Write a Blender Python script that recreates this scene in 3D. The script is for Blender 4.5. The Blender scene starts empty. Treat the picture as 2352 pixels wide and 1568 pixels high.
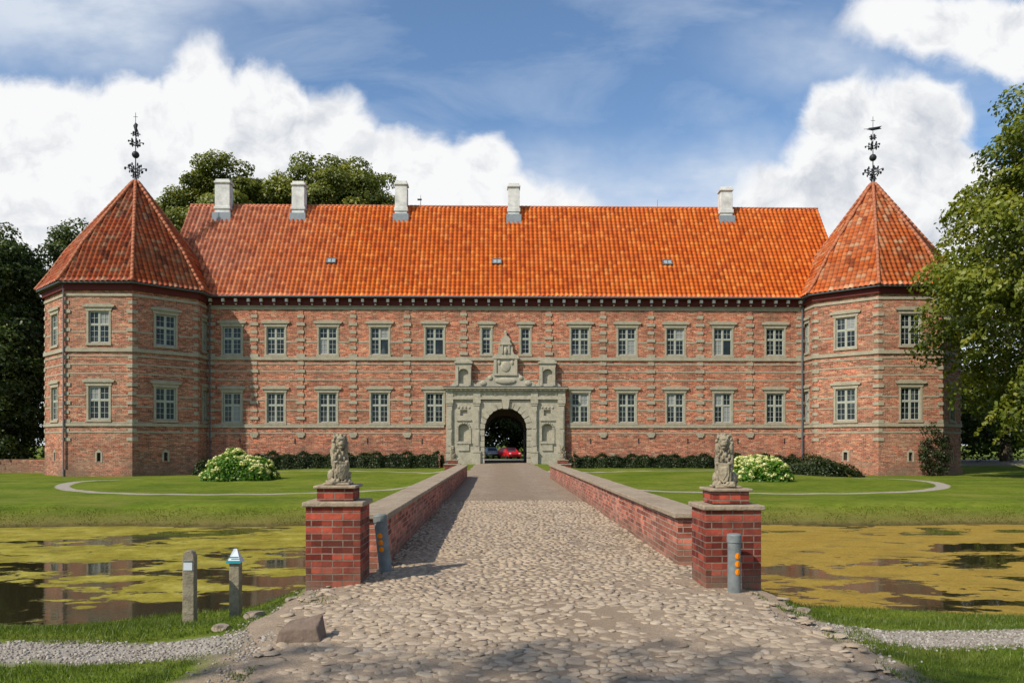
import bpy, bmesh, math, random
import numpy as np
from mathutils import Matrix, Vector, Euler
random.seed(7); RNG=np.random.default_rng(11)
scene=bpy.context.scene
scene.view_settings.view_transform='Standard'; scene.view_settings.look='None'
scene.view_settings.exposure=0
SUN_AZ=50; SUN_EL=43

# ---------------------------------------------------------------- helpers
def ss(a,b,x):
    t=np.clip((np.asarray(x,dtype=float)-a)/(b-a),0,1); return t*t*(3-2*t)
def link(o,parent=None):
    scene.collection.objects.link(o)
    if parent is not None: o.parent=parent
    return o
def empty(name,loc=(0,0,0)):
    o=bpy.data.objects.new(name,None); o.location=loc; o.empty_display_size=.5
    scene.collection.objects.link(o); return o
class NT:
    def __init__(s,tree): s.t=tree; s.n=tree.nodes; s.l=tree.links
    def new(s,typ,**kw):
        n=s.n.new(typ)
        for k,v in kw.items(): setattr(n,k,v)
        return n
    def put(s,sock,v):
        if v is None: return
        if isinstance(v,bpy.types.NodeSocket): s.l.new(v,sock)
        else:
            if isinstance(v,(tuple,list)) and sock.type=='RGBA' and len(v)==3: v=(*v,1)
            sock.default_value=v
    def m(s,op,a,b=None,c=None,clamp=False):
        n=s.n.new('ShaderNodeMath'); n.operation=op; n.use_clamp=clamp
        s.put(n.inputs[0],a); s.put(n.inputs[1],b); s.put(n.inputs[2],c); return n.outputs[0]
    def vm(s,op,a,b=None,scale=None):
        n=s.n.new('ShaderNodeVectorMath'); n.operation=op
        s.put(n.inputs[0],a); s.put(n.inputs[1],b)
        if scale is not None: s.put(n.inputs['Scale'],scale)
        return n.outputs[0]
    def mix(s,f,a,b,mode='MIX'):
        n=s.n.new('ShaderNodeMix'); n.data_type='RGBA'; n.blend_type=mode
        s.put(n.inputs[0],f); s.put(n.inputs[6],a); s.put(n.inputs[7],b); return n.outputs[2]
    def noise(s,vec,scale,detail=4,rough=.55,out='Fac',dist=0):
        n=s.n.new('ShaderNodeTexNoise'); s.put(n.inputs['Vector'],vec)
        n.inputs['Scale'].default_value=scale; n.inputs['Detail'].default_value=detail
        n.inputs['Roughness'].default_value=rough; n.inputs['Distortion'].default_value=dist
        return n.outputs[out]
    def rng(s,v,a,b,c=0,d=1,smooth=False):
        n=s.n.new('ShaderNodeMapRange'); n.clamp=True
        if smooth: n.interpolation_type='SMOOTHSTEP'
        s.put(n.inputs[0],v)
        for i,q in enumerate((a,b,c,d)): s.put(n.inputs[i+1],q)
        return n.outputs[0]
    def sep(s,v):
        n=s.n.new('ShaderNodeSeparateXYZ'); s.put(n.inputs[0],v); return n.outputs
    def comb(s,x,y,z=0.0):
        n=s.n.new('ShaderNodeCombineXYZ')
        for i,q in enumerate((x,y,z)): s.put(n.inputs[i],q)
        return n.outputs[0]
    def ramp(s,f,stops):
        n=s.n.new('ShaderNodeValToRGB'); s.put(n.inputs[0],f); cr=n.color_ramp
        while len(cr.elements)<len(stops): cr.elements.new(.5)
        for e,(p,c) in zip(cr.elements,stops): e.position=p; e.color=(*c,1)
        return n.outputs[0]
    def bump(s,h,strength,dist,normal=None):
        n=s.n.new('ShaderNodeBump'); n.inputs['Strength'].default_value=strength
        n.inputs['Distance'].default_value=dist; s.put(n.inputs['Height'],h)
        if normal is not None: s.put(n.inputs['Normal'],normal)
        return n.outputs[0]
def newmat(name):
    m=bpy.data.materials.new(name); m.use_nodes=True; t=NT(m.node_tree)
    b=m.node_tree.nodes['Principled BSDF']
    b.inputs['Roughness'].default_value=.85
    b.inputs['Specular IOR Level'].default_value=.25
    return m,t,b
def pos(t): return t.new('ShaderNodeNewGeometry').outputs['Position']
def uvn(t): return t.new('ShaderNodeUVMap').outputs[0]

def simple(name,col,rough=.8,var=.25,scale=6,metal=0,bump=0.0,bscale=30):
    m,t,b=newmat(name); p=pos(t)
    n=t.noise(p,scale,5,.6)
    k=t.rng(n,.25,.75,1-var,1+var)
    c=t.vm('SCALE',tuple(col),scale=k)
    t.put(b.inputs['Base Color'],c); b.inputs['Roughness'].default_value=rough
    b.inputs['Metallic'].default_value=metal
    if bump: t.put(b.inputs['Normal'],t.bump(t.noise(p,bscale,5,.6),bump,.02))
    return m

def brick_mat(name,c1,c2,mort,bw,bh,ms,dirt=(.2,.17,.13),dirtamt=.5,bstr=.5,green=0.0,old=False):
    m,t,b=newmat(name); uv=uvn(t); p=pos(t)
    wob=t.noise(p,1.3,2,.5,'Color'); uv2=t.vm('ADD',uv,t.vm('SCALE',wob,scale=.02))
    br=t.new('ShaderNodeTexBrick'); t.put(br.inputs['Vector'],uv2)
    t.put(br.inputs['Color1'],c1); t.put(br.inputs['Color2'],c2); t.put(br.inputs['Mortar'],mort)
    br.inputs['Scale'].default_value=1; br.inputs['Mortar Size'].default_value=ms
    br.inputs['Mortar Smooth'].default_value=.3; br.inputs['Bias'].default_value=0
    br.inputs['Brick Width'].default_value=bw; br.inputs['Row Height'].default_value=bh
    su=t.sep(uv2)
    row=t.m('FLOOR',t.m('DIVIDE',su[1],bh)); off=t.m('MULTIPLY',t.m('MODULO',row,2.0),.5)
    colx=t.m('FLOOR',t.m('ADD',t.m('DIVIDE',su[0],bw),off))
    wn=t.new('ShaderNodeTexWhiteNoise'); wn.noise_dimensions='2D'; t.put(wn.inputs[0],t.comb(colx,row))
    r=wn.outputs[0]
    lt=tuple(min(1,x*1.5) for x in c2)
    bc=t.ramp(r,[(0,tuple(x*(.38 if old else .6) for x in c1)),(.22,c1),(.62,c2),(.86,lt),(1,(.50,.31,.18) if old else lt)])
    col=t.mix(br.outputs['Fac'],bc,t.vm('SCALE',tuple(mort),scale=t.rng(t.noise(p,9,3),.3,.7,.8,1.2)))
    if old:
        nb=t.noise(t.vm('MULTIPLY',p,(1,1,2.2)),1.7,5,.7)
        col=t.mix(t.rng(nb,.54,.72,0,.45),col,(.40,.30,.20))
        col=t.mix(t.rng(nb,.50,.30,0,.7),col,(.35,.065,.032))
        nh=t.noise(t.vm('MULTIPLY',p,(.25,.25,5.0)),1.0,3,.6)
        col=t.vm('SCALE',col,scale=t.rng(nh,.3,.7,.78,1.2))
        nd=t.noise(p,.55,5,.65); col=t.mix(t.rng(nd,.48,.75,0,.55),col,(.13,.085,.055))
        z=t.sep(p)[2]; col=t.mix(t.m('MULTIPLY',t.rng(z,-.6,1.3,1,0),t.rng(nd,.3,.6,.2,.7)),col,(.17,.11,.075))
    n1=t.noise(t.vm('MULTIPLY',p,(.5,.5,1.6)),.9,6,.62)
    col=t.mix(t.rng(n1,.45,.72,0,dirtamt),col,dirt)
    n2=t.noise(p,.35,4,.6); col=t.vm('SCALE',col,scale=t.rng(n2,.3,.7,.8,1.18))
    n4=t.noise(p,6,3,.7); col=t.vm('SCALE',col,scale=t.rng(n4,.25,.75,.68,1.32))
    if green:
        z=t.sep(p)[2]
        g=t.m('MULTIPLY',t.rng(z,.03,.30,1,0),t.rng(t.noise(p,5,4),.35,.6,.3,1))
        col=t.mix(t.m('MULTIPLY',g,green),col,(.17,.13,.09))
    t.put(b.inputs['Base Color'],col)
    hgt=t.m('ADD',t.m('SUBTRACT',1.0,br.outputs['Fac']),t.m('MULTIPLY',t.noise(p,40,3),.5))
    t.put(b.inputs['Normal'],t.bump(hgt,bstr,.012)); b.inputs['Roughness'].default_value=.9
    return m

# ---- materials
M_brick=brick_mat('old_brick',(.29,.052,.026),(.45,.118,.055),(.40,.32,.22),.29,.105,.013,dirt=(.27,.19,.115),dirtamt=.35,old=True)
M_brickT=brick_mat('old_brick_tower',(.26,.054,.028),(.40,.118,.06),(.38,.31,.215),.29,.105,.014,dirt=(.25,.18,.115),dirtamt=.5,old=True)
M_brickN=brick_mat('red_brick',(.16,.023,.014),(.27,.048,.027),(.22,.15,.11),.235,.076,.0085,dirt=(.11,.06,.042),dirtamt=.5,bstr=.9,green=.8)
M_brickB=brick_mat('bridge_brick',(.26,.063,.038),(.37,.12,.075),(.37,.29,.225),.235,.076,.0085,dirt=(.31,.22,.165),dirtamt=.5,bstr=.9,green=.7)

def stone_mat(name,col,moss=(.17,.16,.10),amt=.5):
    m,t,b=newmat(name); p=pos(t)
    n=t.noise(p,2.2,6,.65); n2=t.noise(p,14,4,.6)
    c=t.vm('SCALE',tuple(col),scale=t.rng(n2,.25,.75,.72,1.25))
    c=t.mix(t.rng(n,.42,.7,0,amt),c,moss)
    t.put(b.inputs['Base Color'],c)
    t.put(b.inputs['Normal'],t.bump(t.noise(p,22,6,.65),.6,.03)); return m
M_stone=stone_mat('sandstone',(.37,.325,.235),(.20,.175,.12),.5)
M_portal=stone_mat('portal_sandstone',(.41,.365,.275),(.21,.19,.14),.6)
M_cap=stone_mat('cap_stone',(.34,.265,.185),(.20,.145,.095),.6)
M_lion=stone_mat('lion_stone',(.32,.265,.18),(.11,.10,.07),.75)

TP=.40; TR=.44
def tile_mat(name,cols,lich,lichamt,leftdark=False):
    m,t,b=newmat(name); uv=uvn(t); p=pos(t); su=t.sep(uv)
    cx=t.m('FLOOR',t.m('DIVIDE',su[0],TP)); cy=t.m('FLOOR',t.m('DIVIDE',su[1],TR))
    wn=t.new('ShaderNodeTexWhiteNoise'); wn.noise_dimensions='2D'; t.put(wn.inputs[0],t.comb(cx,cy))
    col=t.ramp(wn.outputs[0],[(0,cols[0]),(.16,cols[1]),(.75,cols[2]),(1,cols[3])])
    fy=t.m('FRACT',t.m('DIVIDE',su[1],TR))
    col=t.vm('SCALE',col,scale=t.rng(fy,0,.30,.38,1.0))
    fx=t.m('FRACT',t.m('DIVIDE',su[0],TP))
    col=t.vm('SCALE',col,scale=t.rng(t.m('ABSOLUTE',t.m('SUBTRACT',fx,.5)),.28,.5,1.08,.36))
    n=t.noise(p,.45,6,.68); n3=t.noise(p,3.5,5,.65)
    f=t.m('MULTIPLY',t.rng(n,.42,.68,0,1),lichamt)
    if leftdark:
        x=t.sep(p)[0]
        ed=t.m('ADD',x,t.m('MULTIPLY',t.m('SUBTRACT',t.noise(p,.3,4,.6),.5),14.0))
        g=t.m('MULTIPLY',t.rng(ed,-27,-12,1.0,0),.72); f=t.m('MAXIMUM',f,g)
    f=t.m('MULTIPLY',f,t.rng(n3,.3,.65,.5,1))
    col=t.mix(f,col,t.vm('SCALE',tuple(lich),scale=t.rng(wn.outputs[0],0,1,.6,1.5)))
    col=t.vm('SCALE',col,scale=t.rng(t.noise(p,.7,4,.6),.3,.7,.88,1.1))
    t.put(b.inputs['Base Color'],col); b.inputs['Roughness'].default_value=.6
    return m
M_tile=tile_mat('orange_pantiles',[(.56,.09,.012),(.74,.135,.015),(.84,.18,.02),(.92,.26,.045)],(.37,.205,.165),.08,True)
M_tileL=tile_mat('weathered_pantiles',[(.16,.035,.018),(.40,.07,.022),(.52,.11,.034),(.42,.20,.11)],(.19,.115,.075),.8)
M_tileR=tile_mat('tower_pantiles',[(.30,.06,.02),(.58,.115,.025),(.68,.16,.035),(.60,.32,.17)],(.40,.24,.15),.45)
M_ridge=simple('ridge_tiles',(.40,.14,.07),.8,.4,5)
M_board=simple('dark_red_eave',(.10,.016,.012),.7,.2)
M_white=simple('white_paint',(.66,.62,.56),.7,.15,3)
M_chim=simple('whitewashed_chimney',(.60,.58,.54),.85,.35,1.5,bump=.4)
M_frame=simple('grey_green_frame',(.34,.335,.26),.7,.15)
M_bar=simple('glazing_bars',(.47,.49,.43),.6,.1)
M_lead=simple('lead_grey',(.11,.12,.13),.55,.2)
M_iron=simple('wrought_iron',(.03,.033,.036),.5,.2,metal=.3)
M_dark=simple('dark_interior',(.03,.027,.022),.9,.2)
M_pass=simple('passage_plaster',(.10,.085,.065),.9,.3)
M_bark=simple('bark',(.11,.085,.06),.95,.4,4,bump=.8,bscale=12)
M_post=simple('weathered_wood',(.25,.21,.145),.9,.4,9,bump=.8,bscale=25)
M_galv=simple('painted_steel_grey',(.17,.185,.18),.5,.3,8,bump=.2)
M_orange=simple('orange_reflector',(.9,.25,.01),.25,.05)
M_plaque=simple('white_plaque',(.55,.58,.6),.5,.05)
M_teal=simple('teal_plate',(.03,.28,.32),.5,.1)
M_rock=stone_mat('field_stone',(.19,.135,.10),(.10,.07,.05),.6)
M_red=simple('red_car_paint',(.50,.012,.018),.25,.05)
M_silver=simple('silver_car_paint',(.3,.32,.34),.3,.05,metal=.4)
M_rubber=simple('rubber',(.02,.02,.02),.8,.1)
M_lamp=simple('lamp_glass',(.7,.7,.65),.2,.05)
m,t,b=newmat('window_glass'); M_glass=m
p=pos(t); nn=t.noise(p,.9,2,.5)
t.put(b.inputs['Base Color'],t.ramp(nn,[(.40,(.008,.011,.013)),(.6,(.02,.027,.03)),(.72,(.09,.10,.10))]))
b.inputs['Roughness'].default_value=.12; b.inputs['Specular IOR Level'].default_value=.25
t.put(b.inputs['Normal'],t.bump(t.noise(p,2.5,2),.15,.05))

def leaf_mat(name,dark,mid,light,trans=.35):
    m=bpy.data.materials.new(name); m.use_nodes=True; t=NT(m.node_tree); t.n.clear()
    a=t.new('ShaderNodeAttribute',attribute_name='tone')
    col=t.ramp(a.outputs['Fac'],[(0,dark),(.5,mid),(1,light)])
    d=t.new('ShaderNodeBsdfDiffuse'); t.put(d.inputs[0],col)
    tr=t.new('ShaderNodeBsdfTranslucent'); t.put(tr.inputs[0],t.vm('MULTIPLY',col,(1.25,1.35,.6)))
    g=t.new('ShaderNodeBsdfGlossy'); g.inputs['Roughness'].default_value=.5; t.put(g.inputs[0],(.7,.7,.6))
    m1=t.new('ShaderNodeMixShader'); m1.inputs[0].default_value=trans; t.l.new(d.outputs[0],m1.inputs[1]); t.l.new(tr.outputs[0],m1.inputs[2])
    m2=t.new('ShaderNodeMixShader'); m2.inputs[0].default_value=.04; t.l.new(m1.outputs[0],m2.inputs[1]); t.l.new(g.outputs[0],m2.inputs[2])
    o=t.new('ShaderNodeOutputMaterial'); t.l.new(m2.outputs[0],o.inputs[0]); return m
L_right=leaf_mat('linden_leaves',(.04,.06,.006),(.14,.17,.016),(.34,.32,.035),.4)
L_back=leaf_mat('oak_leaves',(.04,.055,.008),(.13,.15,.018),(.25,.24,.035),.3)
L_dark=leaf_mat('dark_leaves',(.012,.026,.006),(.038,.060,.010),(.10,.13,.022),.25)
L_hedge=leaf_mat('hedge_leaves',(.010,.018,.005),(.022,.036,.008),(.045,.062,.014),.2)
L_hyd=leaf_mat('hydrangea_leaves',(.03,.08,.008),(.09,.20,.015),(.18,.31,.025),.35)
L_flow=leaf_mat('hydrangea_blooms',(.38,.42,.09),(.68,.65,.24),(.82,.78,.42),.2)
L_grass=leaf_mat('grass_blades',(.05,.080,.008),(.105,.150,.014),(.19,.225,.035),.4)

# ---------------------------------------------------------------- mesh builder
def uvbox(me):
    uv=me.uv_layers.new(name='UVMap')
    n=len(me.loops)
    if n==0: return
    vi=np.empty(n,dtype=np.int32); me.loops.foreach_get('vertex_index',vi)
    co=np.empty(len(me.vertices)*3); me.vertices.foreach_get('co',co); co=co.reshape(-1,3)
    nor=np.empty(len(me.polygons)*3); me.polygons.foreach_get('normal',nor); nor=nor.reshape(-1,3)
    lt=np.empty(len(me.polygons),dtype=np.int32); me.polygons.foreach_get('loop_total',lt)
    N=np.repeat(nor,lt,axis=0); P=co[vi]
    hor=np.abs(N[:,2])>.92
    t=np.stack([-N[:,1],N[:,0],np.zeros(n)],1); l=np.linalg.norm(t,axis=1); l[l<1e-6]=1; t/=l[:,None]
    bt=np.cross(N,t)
    u=np.where(hor,P[:,0],(P*t).sum(1)); v=np.where(hor,P[:,1],(P*bt).sum(1))
    out=np.stack([u,v],1).ravel().astype(np.float32); uv.data.foreach_set('uv',out)
class MB:
    def __init__(s): s.v=[]; s.f=[]
    def add(s,vs,fs,M=None):
        o=len(s.v)
        for p in vs:
            p=Vector(p)
            s.v.append(tuple(M@p) if M is not None else tuple(p))
        for f in fs: s.f.append([i+o for i in f])
    def box(s,x0,x1,y0,y1,z0,z1,M=None):
        s.add([(x0,y0,z0),(x1,y0,z0),(x1,y1,z0),(x0,y1,z0),(x0,y0,z1),(x1,y0,z1),(x1,y1,z1),(x0,y1,z1)],
              [(3,2,1,0),(4,5,6,7),(0,1,5,4),(1,2,6,5),(2,3,7,6),(3,0,4,7)],M)
    def prism(s,poly,y0,y1,M=None):
        n=len(poly)
        s.add([(x,y0,z) for x,z in poly]+[(x,y1,z) for x,z in poly],
              [list(range(n)),list(range(2*n-1,n-1,-1))]+[(i,i+n,(i+1)%n+n,(i+1)%n) for i in range(n)],M)
    def tube(s,pts,rad,seg=8,M=None,cap=True):
        pts=[Vector(p) for p in pts]; vs=[];fs=[]
        for i,p in enumerate(pts):
            d=(pts[min(i+1,len(pts)-1)]-pts[max(i-1,0)]).normalized()
            a=d.orthogonal().normalized() if abs(d.z)<.9 else Vector((1,0,0))
            b2=d.cross(a).normalized(); a=b2.cross(d).normalized()
            for k in range(seg):
                th=2*math.pi*k/seg; vs.append(p+rad[i]*(math.cos(th)*a+math.sin(th)*b2))
        for i in range(len(pts)-1):
            for k in range(seg):
                k2=(k+1)%seg; fs.append((i*seg+k,i*seg+k2,(i+1)*seg+k2,(i+1)*seg+k))
        if cap: fs.append(list(range(seg-1,-1,-1))); fs.append([(len(pts)-1)*seg+k for k in range(seg)])
        s.add(vs,fs,M)
    def ell(s,c,r,M=None,seg=14,ring=9,rot=None):
        vs=[];fs=[]
        R=rot.to_matrix() if rot is not None else None
        for i in range(ring+1):
            ph=math.pi*i/ring
            for k in range(seg):
                th=2*math.pi*k/seg
                q=Vector((r[0]*math.sin(ph)*math.cos(th),r[1]*math.sin(ph)*math.sin(th),r[2]*math.cos(ph)))
                if R is not None: q=R@q
                vs.append(Vector(c)+q)
        for i in range(ring):
            for k in range(seg):
                k2=(k+1)%seg; fs.append((i*seg+k,(i+1)*seg+k,(i+1)*seg+k2,i*seg+k2))
        s.add(vs,fs,M)
    def ring(s,cx,cy,r0,r1,z0,z1,ph=22.5,n=8):
        vs=[];fs=[]
        for (r,z) in ((r0,z0),(r1,z0),(r1,z1),(r0,z1)):
            for k in range(n):
                a=math.radians(ph+360/n*k); vs.append((cx+r*math.cos(a),cy+r*math.sin(a),z))
        for j in range(3):
            for k in range(n):
                k2=(k+1)%n; fs.append((j*n+k,j*n+k2,(j+1)*n+k2,(j+1)*n+k))
        s.add(vs,fs)
    def wall(s,x0,x1,z0,z1,ops,dep,M=None):
        xs=sorted({x0,x1}|{o[0] for o in ops}|{o[1] for o in ops}); zs=sorted({z0,z1}|{o[2] for o in ops}|{o[3] for o in ops})
        for i in range(len(xs)-1):
            for j in range(len(zs)-1):
                mx=(xs[i]+xs[i+1])/2; mz=(zs[j]+zs[j+1])/2
                if any(o[0]<mx<o[1] and o[2]<mz<o[3] for o in ops): continue
                a,b_,c,d=xs[i],xs[i+1],zs[j],zs[j+1]
                s.add([(a,0,c),(b_,0,c),(b_,0,d),(a,0,d)],[(0,1,2,3)],M)
        for (a,b_,c,d) in ops:
            s.add([(a,0,c),(b_,0,c),(b_,0,d),(a,0,d),(a,dep,c),(b_,dep,c),(b_,dep,d),(a,dep,d)],
                  [(0,4,5,1),(1,5,6,2),(2,6,7,3),(3,7,4,0)],M)
    def obj(s,name,mat,parent=None,smooth=False,bevel=0):
        me=bpy.data.meshes.new(name); me.from_pydata(s.v,[],s.f); me.update()
        uvbox(me); me.materials.append(mat)
        if smooth:
            me.polygons.foreach_set('use_smooth',[True]*len(me.polygons))
        o=bpy.data.objects.new(name,me); link(o,parent)
        if bevel:
            md=o.modifiers.new('b','BEVEL'); md.width=bevel; md.segments=2; md.limit_method='ANGLE'
        return o
def npmesh(name,V,F,mat,tone=None,smooth=False,parent=None,uv=None):
    me=bpy.data.meshes.new(name); nf,k=F.shape
    me.vertices.add(len(V)); me.vertices.foreach_set('co',V.astype(np.float32).ravel())
    me.loops.add(nf*k); me.loops.foreach_set('vertex_index',F.astype(np.int32).ravel())
    me.polygons.add(nf); me.polygons.foreach_set('loop_start',np.arange(0,nf*k,k,dtype=np.int32))
    try: me.polygons.foreach_set('loop_total',np.full(nf,k,dtype=np.int32))
    except Exception: pass
    me.update(calc_edges=True)
    if smooth: me.polygons.foreach_set('use_smooth',np.ones(nf,dtype=bool))
    if tone is not None:
        a=me.attributes.new('tone','FLOAT','FACE'); a.data.foreach_set('value',tone.astype(np.float32))
    if uv is not None:
        l=me.uv_layers.new(name='UVMap'); l.data.foreach_set('uv',uv[F.ravel()].astype(np.float32).ravel())
    me.materials.append(mat)
    o=bpy.data.objects.new(name,me); link(o,parent); return o

def unit(n):
    v=RNG.normal(size=(n,3)); return v/np.linalg.norm(v,axis=1)[:,None]
def leaves(name,P,N,size,tone,mat,parent=None,jit=.9):
    n=len(P); nn=N+jit*unit(n); nn/=np.linalg.norm(nn,axis=1)[:,None]
    a=np.cross(nn,unit(n)); a/=np.linalg.norm(a,axis=1)[:,None]+1e-9; b=np.cross(nn,a)
    s=size*RNG.uniform(.55,1.2,n)[:,None]
    q=np.stack([P-a*s*.5,P+b*s*.36+nn*s*.08,P+a*s*.55,P-b*s*.36+nn*s*.08],1).reshape(-1,3)
    F=np.arange(4*n).reshape(n,4)
    return npmesh(name,q,F,mat,np.clip(tone,0,1),parent=parent)
def crown(C,R,npuff,pr,per,shell=(.55,1.0),zmin=None,flat=.75,seed=1):
    rg=np.random.default_rng(seed)
    d=rg.normal(size=(npuff,3)); d/=np.linalg.norm(d,axis=1)[:,None]
    rr=rg.uniform(shell[0]**2,shell[1]**2,npuff)**.5
    lump=1+.10*np.sin(3*d[:,0]+seed)+.08*np.sin(4*d[:,1]*1.3+2*d[:,2]*3+seed*2)
    c=np.array(C)+d*np.array(R)*(rr*lump)[:,None]
    if zmin is not None:
        k=c[:,2]>zmin; c=c[k]; d=d[k]
    Ps=[];Ns=[];Rs=[]
    for i in range(len(c)):
        r=pr*rg.uniform(.6,1.3); m=int(per*(r/pr)**2)
        u=rg.normal(size=(m,3)); u/=np.linalg.norm(u,axis=1)[:,None]
        u[:,2]=np.where(rg.random(m)<.35,np.abs(u[:,2]),u[:,2])
        rad=r*rg.uniform(.5,1.08,m)**.7
        q=c[i]+u*rad[:,None]*np.array([1,1,flat])+rg.normal(size=(m,3))*.05*r
        Ps.append(q); Ns.append(u*.8+d[i]*.4+np.array([0,0,.35])); 
        Rs.append(np.clip(.40+rg.normal()*.13+.26*u[:,2]+.13*d[i,2]+rg.normal(size=m)*.13,0,1))  # random tone, plus painted top light: upward sides of puffs and crown paler
    return np.concatenate(Ps),np.concatenate(Ns),np.concatenate(Rs),c
def tree(name,base,H,C,R,npuff,pr,per,lsize,mat,seed,tr=.5,zmin=None,nlimb=14,shell=(.55,1.0),twigs=0):
    P,N,Rn,c=crown(C,R,npuff,pr,per,zmin=zmin,seed=seed,shell=shell)
    if twigs:
        rg=np.random.default_rng(seed+99)
        for k in range(twigs):
            d=rg.normal(size=3); d/=np.linalg.norm(d); c0=np.array(C)+d*np.array(R)*.98
            L=rg.uniform(1.0,2.4); dr=d*np.array([1,1,.35])+np.array([0,0,-.15]); dr/=np.linalg.norm(dr); m_=70
            s_=rg.uniform(0,1,m_); q=c0+dr*L*s_[:,None]+np.array([0,0,-.35])*(s_**2)[:,None]*L+rg.normal(size=(m_,3))*.22*(1.1-s_)[:,None]
            if zmin is not None and q[:,2].min()<zmin: continue
            P=np.concatenate([P,q]); N=np.concatenate([N,np.tile(d+np.array([0,0,.5]),(m_,1))]); Rn=np.concatenate([Rn,np.clip(rg.normal(.6,.15,m_),0,1)])
    e=empty(name,base); inv=-np.array(base)
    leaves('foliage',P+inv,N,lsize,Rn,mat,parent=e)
    mb=MB(); rg=random.Random(seed)
    top=Vector((C[0]-base[0],C[1]-base[1],C[2]-base[2]+R[2]*.35))
    fork=Vector((top.x*.25,top.y*.25,H))
    mb.tube([(0,0,-.3),(0.02,0,.4),(fork.x*.5,fork.y*.5,H*.55),fork,(fork+top)/2+Vector((.3,.2,0)),top],[tr*1.5,tr*1.08,tr*.9,tr*.8,tr*.45,tr*.1],12)
    idx=list(range(len(c))); rg.shuffle(idx)
    for i in idx[:nlimb]:
        q=Vector(tuple(c[i]+inv)); s0=fork.lerp(top,rg.uniform(0,.6))
        mid=s0.lerp(q,.5)+Vector((rg.uniform(-.5,.5),rg.uniform(-.5,.5),rg.uniform(.1,.9)))
        mb.tube([s0,mid,q],[tr*.4,tr*.22,tr*.05],6)
        for _ in range(2):
            q2=Vector(tuple(c[rg.choice(idx)]+inv))
            if (q2-mid).length<R[0]*.8: mb.tube([mid,mid.lerp(q2,.5)+Vector((0,0,.2)),q2],[tr*.16,tr*.1,tr*.03],5)
    mb.obj('trunk_and_limbs',M_bark,e,smooth=True)
    return e

# ---------------------------------------------------------------- terrain
WZ=-1.3
def yN(x): return 9.35-np.where(np.asarray(x)<0,1.35,.75)*ss(3,7,np.abs(x-.4))+.12*np.sin(x*1.7)
def hgt(x,y):
    x=np.asarray(x,float); y=np.asarray(y,float)
    side=ss(2.3,3.5,np.abs(x-.4))
    near=-.03-(.10*ss(4,6.5,y)+.24*ss(7.2,9.0,y))*side
    far=-.66+.34*ss(36,58,y)-.50*ss(15,26,np.abs(x-1))*ss(44,59,y)
    far=far+(-.03-far)*(1-ss(3.0,6.0,np.abs(x-.8)))*ss(34,38,y)
    far=far+(-.12-far)*ss(74,82,y)*(1-ss(60,80,np.abs(x)))
    land=near+(far-near)*ss(14,20,y)
    n=yN(x); m=ss(n,n+1.9,y)*(1-np.clip((y-23.9-.25*np.sin(x*.8))/6.6,0,1)**.85)
    m=m*(1-ss(150,260,np.abs(x)))
    z=land+(-2.6-land)*m
    z=z+.02*np.sin(x*2.1+y)*np.sin(y*1.7)*(side)
    return z
def sq(parts): 
    return np.unique(np.round(np.concatenate([np.arange(a,b,s) for a,b,s in parts]),4))
gx=sq([(-1500,-200,130),(-200,-60,14),(-60,-12,1.0),(-12,12,.16),(12,60,1.0),(60,200,14),(200,1600,130)])
gy=sq([(-1500,-60,150),(-60,0,4),(0,3,.5),(3,13,.11),(13,24,.5),(24,32,.25),(32,84,.7),(84,200,10),(200,3500,150)])
X,Y=np.meshgrid(gx,gy); Z=hgt(X,Y); nx,ny=len(gx),len(gy)
V=np.stack([X.ravel(),Y.ravel(),Z.ravel()],1)
i=np.arange(nx*ny).reshape(ny,nx); F=np.stack([i[:-1,:-1],i[:-1,1:],i[1:,1:],i[1:,:-1]],-1).reshape(-1,4)
m,t,b=newmat('grass_ground'); p=pos(t); s=t.sep(p); x,y,z=s[0],s[1],s[2]
n1=t.noise(p,.25,5,.6); n2=t.noise(p,3.0,5,.7); n3=t.noise(p,25,4,.7)
g=t.ramp(n1,[(.3,(.072,.112,.009)),(.5,(.115,.155,.012)),(.7,(.165,.19,.022))])
g=t.vm('SCALE',g,scale=t.rng(n2,.25,.75,.66,1.3)); g=t.vm('SCALE',g,scale=t.rng(n3,.2,.8,.58,1.42))
nx2=t.noise(t.vm('MULTIPLY',p,(.4,1,1)),.8,4,.6)
g=t.mix(t.rng(nx2,.50,.70,0,.5),g,(.23,.205,.045))
bank=t.m('MULTIPLY',t.rng(z,-1.2,-.82,1,0),t.rng(n2,.25,.6,.45,.95)); g=t.mix(bank,g,(.17,.13,.042))
mud=t.rng(t.m('ADD',z,t.m('MULTIPLY',n2,.2)),-1.22,-1.08,1,0); g=t.mix(mud,g,(.06,.045,.02))
def ringmask(cx,cy,r,w):
    dx=t.m('SUBTRACT',x,cx); dy=t.m('SUBTRACT',y,cy)
    d=t.m('SQRT',t.m('ADD',t.m('MULTIPLY',dx,dx),t.m('MULTIPLY',dy,dy)))
    d=t.m('ADD',d,t.m('MULTIPLY',t.m('SUBTRACT',n3,.5),.25))
    return t.rng(t.m('ABSOLUTE',t.m('SUBTRACT',d,r)),w,w+.08,1,0)
gravc=t.vm('SCALE',(.35,.305,.25),scale=t.rng(t.noise(p,55,2,.7),.25,.75,.55,1.4))
rm=t.m('MAXIMUM',ringmask(-13.2,47,11.0,.30),ringmask(14.4,47,11.0,.30))
wob=t.m('MULTIPLY',t.m('SUBTRACT',t.noise(p,1.6,4,.65),.5),.7)
yy=t.m('ADD',y,wob)
sl=t.m('MULTIPLY',t.m('MULTIPLY',t.rng(yy,6.15,6.3,0,1),t.rng(yy,6.85,7.0,1,0)),t.rng(x,-2.3,-2.0,1,0))
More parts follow.
